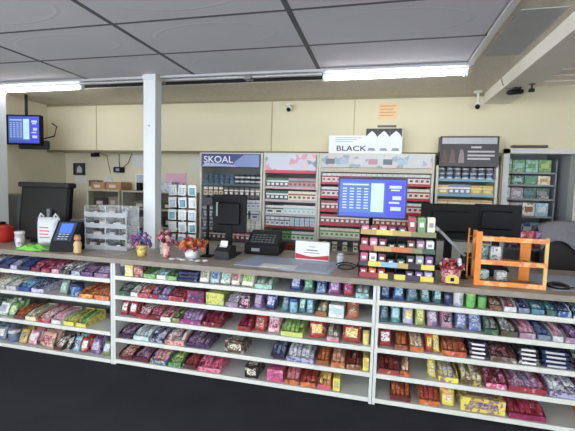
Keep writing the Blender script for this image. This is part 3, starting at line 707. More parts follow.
MB().box(-0.07, 0.07, -0.05, 0.02, -0.04, 0.04, ch=0.008).build('case', BLACK, dv)
MB().box(-0.03, 0.03, -0.053, -0.05, -0.02, 0.02).build('display', plain((150, 160, 190), 0.4), dv)
MB().tube([(0.0, 0.0, 0.04), (-0.01, 0.0, 0.12), (-0.01, 0.0, 0.24)], 0.005).build('cable', DARK, dv)
MB().tube([(0.05, 0.0, 0.03), (0.14, 0.0, 0.1), (0.2, 0.0, 0.24)], 0.005).build('cable', DARK, dv)
rc_ = thing('security_camera', 'small black camera under the wall ledge above the picture card', 'security camera', (-3.93, 4.72, 2.034))
MB().box(-0.04, 0.04, -0.03, 0.03, -0.015, 0).build('mount', DARK, rc_)
MB().rod((0.04, 0, -0.04), (-0.05, -0.06, -0.055), 0.028, 12).build('body', BLACK, rc_)
MB().tube([(0.03, 0, -0.01), (0.12, 0.05, -0.05), (0.1, 0.15, -0.3)], 0.004).build('cable', DARK, rc_)
def shelf_case(x0, x1, y0, y1, zs, ztop, label, c=(200, 196, 176)):
    U = thing('storage_shelf', label, 'shelf', ((x0+x1)/2, y0, 0)); h = (x1-x0)/2; d = y1-y0; fm = plain(c, 0.5)
    for s in (-1, 1): MB().box(s*h-0.02*(s > 0), s*h+0.02*(s < 0), 0, d, 0, ztop).build('side_panel', fm, U)
    MB().box(-h+0.02, h-0.02, d-0.015, d, 0, ztop).build('back_panel', plain((110, 104, 92), 0.6), U)
    for z in zs: MB().box(-h+0.02, h-0.02, 0, d-0.015, z-0.02, z).build('shelf', fm, U)
shelf_case(-3.46, -2.33, 4.62, 4.93, [1.50, 1.26, 1.02, 0.7, 0.3], 1.50, 'cream open shelves behind the white post', (196, 192, 176))
shelf_case(-4.00, -3.48, 4.60, 4.93, [1.50, 1.24, 1.0, 0.6, 0.3], 1.50, 'cream open shelves under the cardboard boxes, left of the post')
def cbox(x0, x1, y0, y1, z, h, c, lab, cat='box', grp=None, nm='cardboard_box'):
    t = thing(nm, lab, cat, ((x0+x1)/2, (y0+y1)/2, z), 0, grp); w = (x1-x0)/2; d = (y1-y0)/2
    MB().box(-w, w, -d, d, 0, h, ch=0.002).build('body', c, t)
    MB().box(-w-0.001, w+0.001, -0.02, 0.02, h*0.6, h+0.001).build('tape', plain((190, 170, 130), 0.3), t)
    MB().box(-w*0.6, w*0.3, -d-0.001, -d, h*0.25, h*0.65).build('front_label', plain((214, 208, 196), 0.6), t)
CB = plain((182, 140, 96), 0.8, grain=0.06)
cbox(-3.98, -3.76, 4.66, 4.88, 1.502, 0.10, CB, 'open brown cardboard box, left of two on the cream shelves')
cbox(-3.74, -3.50, 4.66, 4.88, 1.502, 0.11, CB, 'brown cardboard box, right of two on the cream shelves')
cbox(-3.94, -3.72, 4.66, 4.88, 1.262, 0.12, plain((70, 52, 46), 0.6), 'dark brown box below the left cardboard box')
cbox(-3.70, -3.54, 4.66, 4.88, 1.262, 0.14, plain((150, 138, 126), 0.6), 'grey box beside the dark brown box on the shelves')
cbox(-3.94, -3.78, 4.66, 4.88, 1.002, 0.13, plain((214, 214, 210), 0.6), 'white box on the lower cream shelf behind the display case')
cbox(-3.74, -3.54, 4.66, 4.88, 1.002, 0.15, plain((50, 50, 56), 0.6), 'black box on the lower cream shelf behind the display case')
cbox(-3.30, -3.08, 4.66, 4.88, 1.262, 0.10, plain((120, 120, 90), 0.6), 'olive box on the shelves left of the white post')
cbox(-3.34, -3.16, 4.66, 4.88, 1.022, 0.12, plain((206, 206, 200), 0.6), 'white box on the lower shelf left of the white post')
cbox(-2.88, -2.70, 4.64, 4.82, 1.502, 0.13, printed((190, 200, 220), (120, 140, 200), (230, 230, 230), 18), 'pale blue box on the shelf top below the pink notice')
cbox(-2.84, -2.66, 4.64, 4.82, 1.262, 0.10, plain((70, 80, 60), 0.6), 'dark green box on the shelves below the pale blue box')
cbox(-2.84, -2.6, 4.64, 4.82, 1.022, 0.14, plain((40, 40, 44), 0.6), 'black box on the lower shelf right of the white post')
fr = thing('white_picture_frame', 'white frame leaning on the shelf top left of the white post', 'picture frame', (-3.28, 4.84, 1.501))
mb = MB(); mb.box(-0.12, 0.12, 0, 0.02, 0.22, 0.24); mb.box(-0.12, 0.12, 0, 0.02, 0, 0.02); mb.box(-0.12, -0.10, 0, 0.02, 0.02, 0.22); mb.box(0.10, 0.12, 0, 0.02, 0.02, 0.22)
mb.build('frame', WHITE, fr); MB().box(-0.10, 0.10, 0.008, 0.014, 0.02, 0.22).build('picture', plain((180, 190, 192), 0.4), fr)
mg = thing('black_mug', 'black mug standing in front of the white frame on the shelf', 'mug', (-3.26, 4.74, 1.501))
MB().lathe([(0.038, 0), (0.042, 0.01), (0.044, 0.11), (0.039, 0.112), (0.036, 0.02)], 18).build('body', BLACK, mg)
MB().tube([(0.042, 0, 0.09), (0.07, 0, 0.085), (0.075, 0, 0.055), (0.06, 0, 0.03), (0.042, 0, 0.025)], 0.006).build('handle', BLACK, mg)
# rack of white blister packs right of the post
br = thing('blister_rack', 'wire rack hung with white blister packs, left of the thin black pole', 'display rack', (-2.02, 3.72, ZT+0.001))
br.location.z = ZT+0.001; br.location.y = 3.70
fr2 = MB(); fr2.rod((0, 0, 0), (0, 0, 0.66), 0.008); fr2.box(-0.1, 0.1, -0.08, 0.08, 0, 0.008)
for k in range(5): fr2.rod((-0.16, 0, 0.12+0.13*k), (0.16, 0, 0.12+0.13*k), 0.003)
fr2.build('frame', STEEL, br)
bm = MB(); bm.box(-0.045, 0.045, 0, 0.003, -0.11, 0, 0); bm.pillow(0.06, 0.07, 0.02, M=Matrix.Translation((0, -0.004, -0.1)), mi=1)
bms = [bm.mesh('blister_pack', [plain((226, 228, 226), 0.4), plain(c, 0.4)]) for c in ((196, 210, 220), (120, 170, 190), (220, 224, 224))]
for k in range(5):
    for i in range(3):
        o = put('blister_pack', bms[(k*2+i) % 3], None, (-2.02-0.115+0.115*i, 3.674, ZT+0.001+0.124+0.13*k), (0, R(random.uniform(-4, 4)), R(random.uniform(-6, 6))))
        tag(o, 'white blister pack, %s row from top, %s column of the wire rack' % (ORD[4-k], ['left', 'middle', 'right'][i]), 'blister pack', 'white blister packs on the wire rack')

# ------------------------------------------------------------------ screens
def screen_art(parent, w, h, y):
    """lit menu: blue ground, pale price column, rows of small bars"""
    MB().box(-w, w, y-0.002, y, -h, h).build('screen', glow((62, 78, 168), 0.55), parent)
    sc = parent.children[-1]
    sc = [c for c in parent.children if c.name.startswith('screen')][-1]
    MB().box(-w*0.98, w*0.38, y-0.0032, y-0.002, -h*0.8, h*0.86).build('menu_panel', glow((70, 100, 160), 0.55), sc)
    MB().box(-w*0.02, w*0.36, y-0.0042, y-0.0032, -h*0.72, h*0.8).build('price_column', glow((170, 205, 235), 0.5), sc)
    MB().box(w*0.42, w*0.96, y-0.0032, y-0.002, -h*0.92, h*0.9).build('blue_panel', glow((62, 64, 190), 0.55), sc)
    mb = MB()
    GT = glow((170, 185, 225), 0.45)
    for c in range(4):
        for r in range(8):
            mb.box(-w*0.9+c*w*0.22, -w*0.9+c*w*0.22+w*0.13, y-0.0045, y-0.0035, h*(0.5-0.15*r)-h*0.03, h*(0.5-0.15*r)+h*0.03)
        mb.build('menu_column', GT, sc); mb = MB()
    mb.box(-w*0.9, -w*0.1, y-0.0045, y-0.0035, h*0.68, h*0.76); mb.build('heading_text', GT, sc); mb = MB()
    for r in range(7): mb.box(w*0.04, w*0.3, y-0.0055, y-0.0045, h*(0.55-0.17*r)-h*0.02, h*(0.55-0.17*r)+h*0.02)
    mb.build('price_text', GT, sc); mb = MB()
    for r, (a, b) in enumerate(((0.55, 0.7), (0.42, 0.5), (-0.05, 0.15), (-0.25, -0.15), (-0.62, -0.42))):
        MB().box(w*(0.52+0.05*(r % 3)), w*(0.88-0.05*(r % 2)), y-0.0045, y-0.0035, h*a, h*b).build('promotion_text', GT, sc)
mv = thing('menu_screen', 'blue lit menu screen on a pole above the tiered candy rack', 'screen', (-0.065, 3.32, 1.54), R(-2))
MB().box(-0.285, 0.285, 0.0, 0.045, -0.17, 0.17, ch=0.006).build('bezel', plain((40, 50, 90), 0.4), mv)
screen_art(mv, 0.272, 0.157, -0.0005)
MB().rod((0, 0.03, -0.16), (0, 0.03, 1.54*-1+ZT+0.012), 0.016, 12).build('pole', BLACK, mv)
MB().box(-0.1, 0.1, -0.06, 0.09, ZT-1.54, ZT-1.54+0.012).build('base', BLACK, mv)
tv = thing('hanging_television', 'blue lit menu television hung near the far left post', 'television', (-4.385, 3.98, 2.235), R(10))
MB().box(-0.27, 0.215, 0.0, 0.06, -0.185, 0.185, ch=0.006).build('bezel', BLACK, tv)
screen_art(tv, 0.2, 0.165, -0.0005)
MB().rod((0, 0.05, 0.15), (0, 0.05, ZC-2.235-0.002), 0.018).build('ceiling_mount', DARK, tv)
MB().box(-0.12, 0.26, 0.06, 0.11, -0.235, -0.12, ch=0.01).build('rear_housing', DARK, tv)
MB().tube([(0.2, 0.08, -0.1), (0.33, 0.1, -0.06), (0.36, 0.1, 0.06), (0.3, 0.1, 0.1)], 0.008).build('cable', BLACK, tv)
wl_ = thing('wall_speaker', 'small black box on the far left post below the television', 'speaker', (-4.22, 3.435, 1.98))
MB().box(-0.03, 0.06, -0.05, 0.008, -0.09, 0.06, ch=0.006).build('case', BLACK, wl_)
MB().lathe([(0.02, 0), (0.024, 0.003)], 14, M=Matrix.Translation((0.015, -0.05, -0.02)) @ Matrix.Rotation(R(90), 4, 'X')).build('cone', DARK, wl_)
MB().tube([(0.02, 0.0, -0.09), (0.03, -0.01, -0.3), (0.02, -0.01, -0.6)], 0.005).build('cable', DARK, wl_)

def monitor(x, y, w, h, zc, rz, lab, tilt=0, neck=True, back=True):
    t = thing('computer_monitor', lab, 'monitor', (x, y, ZT+0.001), rz)
    M = Matrix.Translation((0, 0, zc-ZT)) @ Matrix.Rotation(R(tilt), 4, 'X')
    MB().box(-w/2, w/2, 0, 0.03, -h/2, h/2, M=M, ch=0.006).build('bezel', BLACK, t)
    mb = MB(); mb.box(-w*0.32, w*0.32, -0.03, 0.0, -h*0.3, h*0.3, M=M, ch=0.012)
    for k in range(7): mb.box(-w*0.2, w*0.2, -0.032, -0.03, h*(0.2-0.06*k), h*(0.2-0.06*k)+0.003, M=M)
    mb.build('rear_housing', BLACK, t)
    MB().box(-w/2+0.012, w/2-0.012, 0.03, 0.032, -h/2+0.012, h/2-0.012, M=M).build('screen', plain((16, 18, 24), 0.15), t)
    MB().box(-0.03, 0.03, -0.01, 0.02, 0.01, zc-ZT-h*0.2).build('stand_neck', BLACK, t)
    MB().box(-0.11, 0.11, -0.09, 0.09, 0, 0.012, ch=0.004).build('stand_base', BLACK, t)
    return t
t = monitor(-1.385, 3.42, 0.33, 0.36, 1.345, R(4), 'black monitor seen from behind beside the thin black pole')
MB().box(-0.13, -0.10, -0.004, 0, 0.36, 0.49).build('pale_sticker', plain((150, 160, 160), 0.4), t)
pl = thing('display_pole', 'thin black pole with a small head standing left of the black monitor', 'pole display', (-1.51, 3.22, ZT+0.001))
MB().rod((0, 0, 0.01), (0, 0, 0.56), 0.014, 10).build('pole', BLACK, pl)
MB().box(-0.05, 0.05, -0.05, 0.05, 0, 0.014, ch=0.005).build('base', BLACK, pl)
MB().box(-0.05, 0.05, -0.02, 0.02, 0.47, 0.545, ch=0.005).build('head', DARK, pl)
cr = thing('cash_register', 'low black cash register under the black monitor in the middle', 'cash register', (-1.08, 3.54, ZT+0.001), R(3))
MB().box(-0.17, 0.17, -0.05, 0.22, 0, 0.10, ch=0.008).build('drawer_case', BLACK, cr)
MB().prism([(-0.04, 0.10), (0.20, 0.10), (0.20, 0.21), (0.1, 0.19)], -0.15, 0.15, 'x').build('keyboard_case', DARK, cr)
mb = MB()
for r in range(4):
    for c_ in range(7): mb.box(-0.12+c_*0.035, -0.095+c_*0.035, -0.02+0.03*r, 0.0+0.03*r, 0.11+0.018*r, 0.126+0.018*r)
mb.build('keys', plain((70, 70, 74), 0.5), cr)
MB().box(-0.10, -0.02, -0.053, -0.05, 0.03, 0.06).build('front_label', plain((150, 150, 156), 0.5), cr)
rp = thing('receipt_printer', 'small black receipt printer with white paper beside the cash register', 'printer', (-1.33, 3.20, ZT+0.001), R(-5))
MB().prism([(-0.07, 0), (0.08, 0), (0.08, 0.11), (0.0, 0.12), (-0.07, 0.07)], -0.07, 0.07, 'x').build('case', DARK, rp)
MB().prism([(-0.045, 0.105), (-0.02, 0.115), (-0.01, 0.16), (-0.014, 0.16), (-0.026, 0.12), (-0.048, 0.108)], -0.035, 0.035, 'x').build('paper', WHITE, rp)
# two black monitors on the right
t = monitor(0.585, 3.48, 0.46, 0.30, 1.36, R(8), 'large black monitor seen from behind, behind the red lollipop bucket', tilt=-4)
t = monitor(0.99, 3.62, 0.36, 0.27, 1.38, R(-12), 'smaller black monitor behind the orange wire rack')
sd = thing('cash_register', 'black register and keypad under the large black monitor at right', 'cash register', (0.80, 3.30, ZT+0.001), R(6))
MB().box(-0.2, 0.17, -0.04, 0.10, 0, 0.09, ch=0.008).build('drawer_case', BLACK, sd)
MB().prism([(-0.03, 0.09), (0.10, 0.09), (0.10, 0.16)], -0.12, 0.12, 'x').build('keyboard_case', DARK, sd)
# pale scanner arm leaning across the monitor
ar = thing('scanner_arm', 'pale grey arm slanting in front of the large black monitor', 'arm', (0.575, 3.15, ZT+0.001), R(0))
MB().box(-0.05, 0.10, -0.06, 0.06, 0, 0.012, ch=0.004).build('base', DARK, ar)
MB().rod((0.07, 0, 0.012), (0.07, 0, 0.19), 0.009).build('stem', DARK, ar)
MB().rod((0.08, 0, 0.17), (-0.12, 0.0, 0.36), 0.012, 10).build('arm', plain((178, 180, 184), 0.35), ar)
MB().rod((-0.12, 0, 0.355), (-0.15, -0.01, 0.375), 0.018, 10).build('head', plain((196, 198, 200), 0.35), ar)

# ------------------------------------------------------------------ things on the left worktop
bm_ = thing('large_black_screen', 'large black slanted screen behind the white cups at far left', 'screen', (-3.40, 3.28, ZT+0.001), R(-3))
MB().prism([(0.0, 0.02), (0.05, 0.02), (0.10, 0.60), (0.06, 0.62)], -0.34, 0.31, 'x').build('bezel', BLACK, bm_)
MB().prism([(-0.002, 0.05), (0.0, 0.05), (0.052, 0.585), (0.050, 0.585)], -0.31, 0.28, 'x').build('screen', plain((18, 18, 22), 0.5), bm_)
MB().box(-0.35, 0.32, 0.02, 0.12, 0.575, 0.63, ch=0.01).build('top_bar', plain((26, 26, 30), 0.6), bm_)
MB().box(-0.15, 0.15, -0.02, 0.11, 0, 0.022, ch=0.005).build('base', BLACK, bm_)
MB().box(0.08, 0.12, -0.022, -0.0, 0.10, 0.36, ch=0.004).build('pale_handle', plain((120, 126, 128), 0.4), bm_)
ct = thing('card_terminal', 'black card terminal with a blue screen on the left worktop', 'card terminal', (-2.86, 3.02, ZT+0.001), R(12))
MB().prism([(-0.10, 0), (0.09, 0), (0.10, 0.25), (0.05, 0.27), (-0.07, 0.10)], -0.105, 0.125, 'x').build('case', BLACK, ct)
MB().prism([(-0.0745, 0.100), (-0.07, 0.098), (0.044, 0.258), (0.040, 0.262)], -0.085, 0.085, 'x').build('front_panel', plain((64, 74, 100), 0.3), ct)
MB().prism([(-0.03, 0.168), (-0.028, 0.166), (0.030, 0.246), (0.026, 0.250)], -0.055, 0.06, 'x').build('screen', glow((66, 100, 190), 0.7), ct)
mb = MB()
for r in range(3):
    for c_ in range(3):
        a = -0.073+0.016*r; mb.box(-0.045+c_*0.035, -0.02+c_*0.035, a-0.004, a+0.006, 0.112+0.02*r, 0.12+0.02*r)
mb.build('keys', plain((196, 200, 206), 0.4), ct)
gb = thing('grey_printer', 'low grey printer behind the card terminal on the left worktop', 'printer', (-3.03, 3.28, ZT+0.001), R(3))
MB().prism([(-0.08, 0), (0.10, 0), (0.10, 0.26), (-0.02, 0.27), (-0.08, 0.2)], -0.0, 0.24, 'x').build('case', plain((92, 96, 100), 0.5), gb)
MB().box(0.03, 0.21, -0.083, -0.08, 0.14, 0.18).build('paper_slot', BLACK, gb)
gp = thing('plastic_bag', 'crumpled bright green plastic bag lying by the card terminal', 'plastic bag', (-3.135, 2.93, ZT+0.002))
mb = MB(); N_ = 18
vs = []; fs = []
for j in range(N_):
    for i in range(N_):
        u = i/(N_-1)*2-1; v = j/(N_-1)*2-1; r2 = math.hypot(u, v)
        ed = max(0, 1-max(abs(u), abs(v))**3)
        hgt = 0.002 + ed*(0.028 + 0.022*math.sin(5*u+3*v)*math.cos(4*v-2*u) + random.uniform(0, 0.012))
        vs.append((u*0.15*(1+0.1*math.sin(4*v)), v*0.075*(1+0.15*math.cos(5*u)), max(0.001, hgt)))
for j in range(N_-1):
    for i in range(N_-1): q = j*N_+i; fs.append((q, q+1, q+N_+1, q+N_))
mb.add(vs, fs, 0, True); mb.build('sheet', plain((132, 214, 84), 0.4, grain=0.1), gp)
def cupstack(x, y, n, lab, h=0.13, r=0.042, tint=(228, 226, 230)):
    t = thing('paper_cup', lab, 'paper cups', (x, y, ZT+0.001), 0)
    prof = [(r*0.75, 0), (r*0.78, 0.002), (r, h)]
    for k in range(n): prof += [(r*1.06, h+0.012*k), (r*1.06, h+0.012*k+0.006), (r, h+0.012*k+0.008)]
    prof += [(r*0.9, h+0.012*n), (r*0.85, h+0.012*n-0.03)]
    MB().lathe(prof, 20).build('cup_wall', plain(tint, 0.5), t)
    MB().lathe([(r*0.84, h*0.25), (r*0.96, h*0.7)], 20).build('printed_band', printed((228, 224, 230), (200, 120, 150), (150, 160, 210), 40, w=(0.6, 0.85)), t)
    # band sits just proud of the cup wall
    t.children[-1].scale = (1.09, 1.09, 1)
cupstack(-3.385, 3.0, 2, 'stack of white paper cups at the far left front of the worktop')
wb = thing('white_plastic_bag', 'white plastic bag with red print standing behind the paper cups', 'plastic bag', (-3.17, 3.13, ZT+0.001), R(6))
MB().pillow(0.24, 0.29, 0.12, 10, 10, M=Matrix.Translation((0, 0, 0)), mi=0).build('bag', plain((222, 226, 232), 0.45, grain=0.08, scale=12), wb)
for s in (-1, 1):
    MB().tube([(s*0.085, 0, 0.26), (s*0.10, 0, 0.30), (s*0.08, -0.01, 0.325), (s*0.055, 0, 0.30), (s*0.06, 0, 0.27)], 0.009).build('handle', plain((226, 230, 236), 0.45), wb)
mb = MB()
for k in range(4): mb.box(-0.05, 0.05-0.01*(k % 2), -0.064, -0.058, 0.09+0.032*k, 0.102+0.032*k)
mb.build('red_print', plain((206, 120, 110), 0.5), wb)
rd = thing('red_canister', 'round red canister at the far left end of the worktop', 'canister', (-3.86, 3.20, ZT+0.001))
MB().lathe([(0.12, 0), (0.135, 0.02), (0.14, 0.08), (0.13, 0.14), (0.09, 0.17), (0.05, 0.18)], 24).build('body', plain((186, 44, 36), 0.35), rd)
MB().lathe([(0.05, 0.18), (0.052, 0.2), (0.04, 0.205)], 16).build('cap', BLACK, rd)
gbx = thing('grey_cabinet', 'slate grey cabinet against the left wall behind the red canister', 'cabinet', (-4.48, 4.05, 0))
MB().box(-0.19, 0.24, -0.3, 0.3, 0, 1.42, ch=0.006).build('body', plain((112, 116, 122), 0.5), gbx)
MB().box(-0.17, 0.22, -0.305, -0.3, 0.06, 1.36).build('door', plain((104, 108, 114), 0.5), gbx)
MB().box(0.17, 0.19, -0.32, -0.305, 0.8, 0.95).build('handle', DARK, gbx)
fg = thing('toy_figurine', 'small cream and brown figurine beside the card terminal', 'figurine', (-2.655, 2.93, ZT+0.001))
MB().lathe([(0.03, 0), (0.036, 0.01), (0.03, 0.05), (0.036, 0.08), (0.026, 0.105), (0.018, 0.11)], 18).build('body', plain((222, 190, 140), 0.5), fg)
MB().lathe([(0.012, 0.108), (0.028, 0.122), (0.031, 0.14), (0.024, 0.158), (0.008, 0.165)], 18).build('head', plain((190, 140, 100), 0.5), fg)
for s in (-1, 1): MB().lathe([(0.004, 0.15), (0.009, 0.158), (0.008, 0.168), (0.002, 0.172)], 10, c=(s*0.02, 0, 0)).build('ear', plain((150, 100, 70), 0.5), fg)
# clear display case
dc = thing('acrylic_display_case', 'clear plastic tiered display case left of the candy bouquets', 'display case', (-2.54, 3.255, ZT+0.001), R(4))
AC = clear(); w = 0.215; d = 0.11; h = 0.42
for s in (-1, 1): MB().box(s*w-0.003, s*w+0.003, -d, d, 0, h).build('side_pane', AC, dc)
MB().box(-w, w, d-0.003, d+0.003, 0, h).build('back_pane', AC, dc)
MB().box(-0.003, 0.003, -d, d, 0, h).build('divider', AC, dc)
for k in range(4):
    MB().box(-w, w, -d, d, 0.003+0.105*k, 0.008+0.105*k).build('tray', clear((220, 226, 232), 0.45), dc)
    MB().prism([(-d-0.02, 0.05+0.105*k), (-d-0.017, 0.05+0.105*k), (-d+0.003, 0.008+0.105*k), (-d, 0.008+0.105*k)], -w, w, 'x').build('front_lip', clear((226, 230, 236), 0.4), dc)
MB().box(-w, w, -d, d, h, h+0.004).build('lid', AC, dc)
for x in (-w, 0, w):
    for y in (-d, d): MB().box(x-0.0035, x+0.0035, y-0.0035, y+0.0035, 0, h+0.004).build('corner_edge', plain((190, 196, 200), 0.3), dc)
case_goods = [('lighter', (204, 204, 200)), ('lighter', (70, 66, 66)), ('lighter', (170, 176, 186)), ('lighter', (120, 96, 84)), ('lighter', (44, 44, 50)), ('lighter', (190, 170, 160))]
for k in range(4):
    for i in range(6):
        if (k*6+i) % 7 == 3: continue
        nm, c = case_goods[(k*5+i) % 6]
        x = -0.175+0.07*i; Mr = Matrix.Rotation(R(4), 4, 'Z')
        pos = Matrix.Translation((-2.54, 3.255, 0)) @ Mr @ Vector((x, -0.05+0.05*((i+k) % 2), ZT+0.0095+0.105*k))
        if k == 3 and i in (1, 4): continue
        o = MB().box(-0.03, 0.03, -0.012, 0.012, 0, 0.055, 0, ch=0.003).box(-0.02, 0.02, -0.0135, -0.012, 0.015, 0.04, 1).build('small_boxed_item', [plain(c, 0.4), plain((226, 226, 220), 0.5)], None, pos)
        tag(o, '%s small box, %s from left on %s tier of the clear case' % ({0: 'pale', 1: 'dark grey', 2: 'bluish grey', 3: 'brown', 4: 'black', 5: 'beige'}[(k*5+i) % 6], ORD[i], ['bottom', 'second lowest', 'second highest', 'top'][k]), 'small box', 'small boxes in the clear display case')

# ------------------------------------------------------------------ lollipop displays
def bouquet(x, y, n, rad, h0, h1, cup, cupc, heads, lab, rc=0.05, spread=1.0, hs=0.017, seed=1, grp='lollipops'):
    rnd = random.Random(seed)
    t = thing('lollipop_tub', lab, 'candy tub', (x, y, ZT+0.001))
    MB().lathe([(rc*0.78, 0), (rc*0.82, 0.004), (rc, h0), (rc*0.95, h0), (rc*0.9, h0-0.01)], 18).build('tub', cup, t)
    MB().lathe([(rc*1.03, h0-0.01), (rc*1.05, h0-0.004), (rc*1.03, h0)], 18).build('rim', plain(cupc, 0.4), t)
    hm = {}
    for k in range(n):
        a = rnd.random()*6.283; q = math.sqrt(rnd.random()); zz = rnd.uniform(h0+0.01, h1)*(1-0.25*q)+0.02
        px, py = rad*q*math.cos(a), rad*q*0.75*math.sin(a)
        ci = k % len(heads); c = heads[ci]
        if ci not in hm:
            mb = MB(); mb.lathe([(hs*0.3, -hs), (hs*0.85, -hs*0.5), (hs, 0), (hs*0.85, hs*0.5), (hs*0.3, hs)], 10)
            mb.rod((0, 0, -hs), (0, 0, -hs-0.02), 0.002, 5, 1)
            mb.prism([(-hs*0.8, -hs-0.01), (hs*0.8, -hs-0.01), (0, -hs*0.4)], -0.002, 0.002, 'y', 0)
            hm[ci] = mb.mesh('wrapped_lollipop', [plain(C_[c], 0.25), WHITE])
        o = put('wrapped_lollipop', hm[ci], t, (px, py, zz), (R(rnd.uniform(-25, 25)), R(rnd.uniform(-25, 25)), rnd.random()*6))
    return t
bouquet(-2.06, 3.03, 46, 0.10, 0.095, 0.205, printed(C_['yel'], C_['gold'], C_['red'], 30), C_['yel'], ['pur', 'blu', 'mag', 'pur', 'hot', 'lav'], 'yellow tub of purple and blue lollipops left of the white post', 0.05, seed=2)
bouquet(-1.93, 3.18, 22, 0.065, 0.13, 0.24, printed(C_['lgry'], C_['grn'], C_['cream'], 30), C_['lgry'], ['dred', 'peach', 'red', 'pink'], 'pale green tub of dusty red sweets in front of the white post', 0.045, seed=9)
bouquet(-1.83, 3.06, 30, 0.065, 0.13, 0.23, printed(C_['peach'], C_['pink'], C_['dred'], 26), C_['peach'], ['pink', 'dred', 'peach', 'crim'], 'tall pink tub of red lollipops between two shorter candy tubs', 0.042, seed=3)
bouquet(-1.605, 3.10, 60, 0.14, 0.085, 0.17, plain((226, 228, 230), 0.35), C_['wht'], ['org', 'red', 'org', 'dorg'], 'white footed bowl heaped with orange sweets left of the thin pole', 0.07, hs=0.02, seed=4)
for k in range(6):
    o = MB().pillow(0.05, 0.04, 0.018).build('wrapped_sweet', printed(C_['wht'], C_['lav'], C_['lgry'], 60), None, (-1.72+0.058*k, 2.97+0.03*(k % 2), ZT+0.010))
    o.rotation_euler = (R(88), 0, R(random.uniform(-50, 50)))
    tag(o, 'small white wrapped sweet, %s from left before the bowl of orange sweets' % ORD[k], 'wrapped sweet', 'white wrapped sweets on the counter')
lb = bouquet(0.525, 2.95, 34, 0.085, 0.115, 0.18, printed(C_['red'], C_['wht'], C_['pink'], 34), C_['red'], ['red', 'wht', 'pink', 'red'], 'red lollipop bucket with a yellow label under the large black monitor', 0.075, hs=0.015, seed=5)
MB().prism([(-0.045, 0.012), (0.045, 0.012), (0.042, 0.06), (0.0, 0.075), (-0.042, 0.06)], -0.078, -0.070, 'y').build('yellow_label', plain((226, 204, 90), 0.4), lb)
MB().box(-0.012, 0.012, -0.080, -0.078, 0.025, 0.05).build('label_mark', BLACK, lb)

# ------------------------------------------------------------------ mat, paper, card holder
mtm = thing('counter_mat', 'pale blue counter mat lying on the middle worktop', 'mat', (-0.72, 3.13, ZT+0.001), R(-2))
MB().prism([(-0.43, -0.18), (-0.02, -0.19), (0.02, -0.22), (0.38, -0.23), (0.42, 0.26), (-0.40, 0.26)], 0, 0.004, 'z').build('sheet', plain((172, 184, 208), 0.35, grain=0.06, scale=6), mtm)
MB().prism([(0.08, -0.16), (0.34, -0.18), (0.36, 0.10), (0.12, 0.12)], 0.004, 0.006, 'z').build('darker_panel', plain((136, 152, 178), 0.35), mtm)
pp = thing('paper_sheet', 'white paper sheet at the front edge of the blue mat', 'paper', (-0.78, 3.0, ZT+0.0062), R(-3))
MB().box(-0.15, 0.15, -0.06, 0.08, 0, 0.0025).build('sheet', plain((232, 232, 230), 0.6, grain=0.02), pp)
mb = MB()
for k in range(5): mb.box(-0.12, 0.11-0.02*(k % 2), -0.045+0.022*k, -0.04+0.022*k, 0.0025, 0.003)
mb.build('printed_lines', plain((196, 200, 206), 0.6), pp)
ch = thing('donation_box', 'white box with a red wave band standing at the back of the blue mat', 'box', (-0.565, 3.36, ZT+0.006), R(-3))
MB().box(-0.155, 0.155, 0, 0.05, 0, 0.17, ch=0.003).build('body', plain((226, 228, 226), 0.4, grain=0.02), ch)
MB().prism([(-0.153, 0.012), (0.153, 0.012), (0.153, 0.055), (0.06, 0.04), (0, 0.034), (-0.06, 0.04), (-0.153, 0.06)], -0.0015, 0, 'y').build('red_wave', plain((186, 34, 50), 0.4), ch)
mb = MB(); mb.box(-0.05, 0.05, -0.0012, 0, 0.085, 0.098); mb.box(-0.07, 0.07, -0.0012, 0, 0.065, 0.072); mb.box(-0.03, 0.03, -0.0012, 0, 0.12, 0.126)
mb.build('lettering', plain((150, 140, 150), 0.5), ch)
cp = thing('plastic_cup', 'small clear cup with pale card beside the tiered candy rack', 'cup', (-0.305, 3.30, ZT+0.001))
MB().lathe([(0.028, 0), (0.036, 0.09), (0.033, 0.09), (0.026, 0.006)], 16).build('cup_wall', clear((220, 226, 230), 0.5), cp)
MB().box(-0.022, 0.022, -0.003, 0.003, 0.01, 0.10).build('card', plain((206, 206, 200), 0.5), cp)
cbl = thing('coiled_cable', 'black cable looping beside the clear cup on the middle worktop', 'cable', (-0.24, 3.15, ZT+0.001))
MB().tube([(0.0+0.06*math.cos(k*0.5)*(1+0.02*k), 0.10*math.sin(k*0.5)*(1+0.02*k), 0.006+0.0012*k) for k in range(20)], 0.005).build('cord', BLACK, cbl)

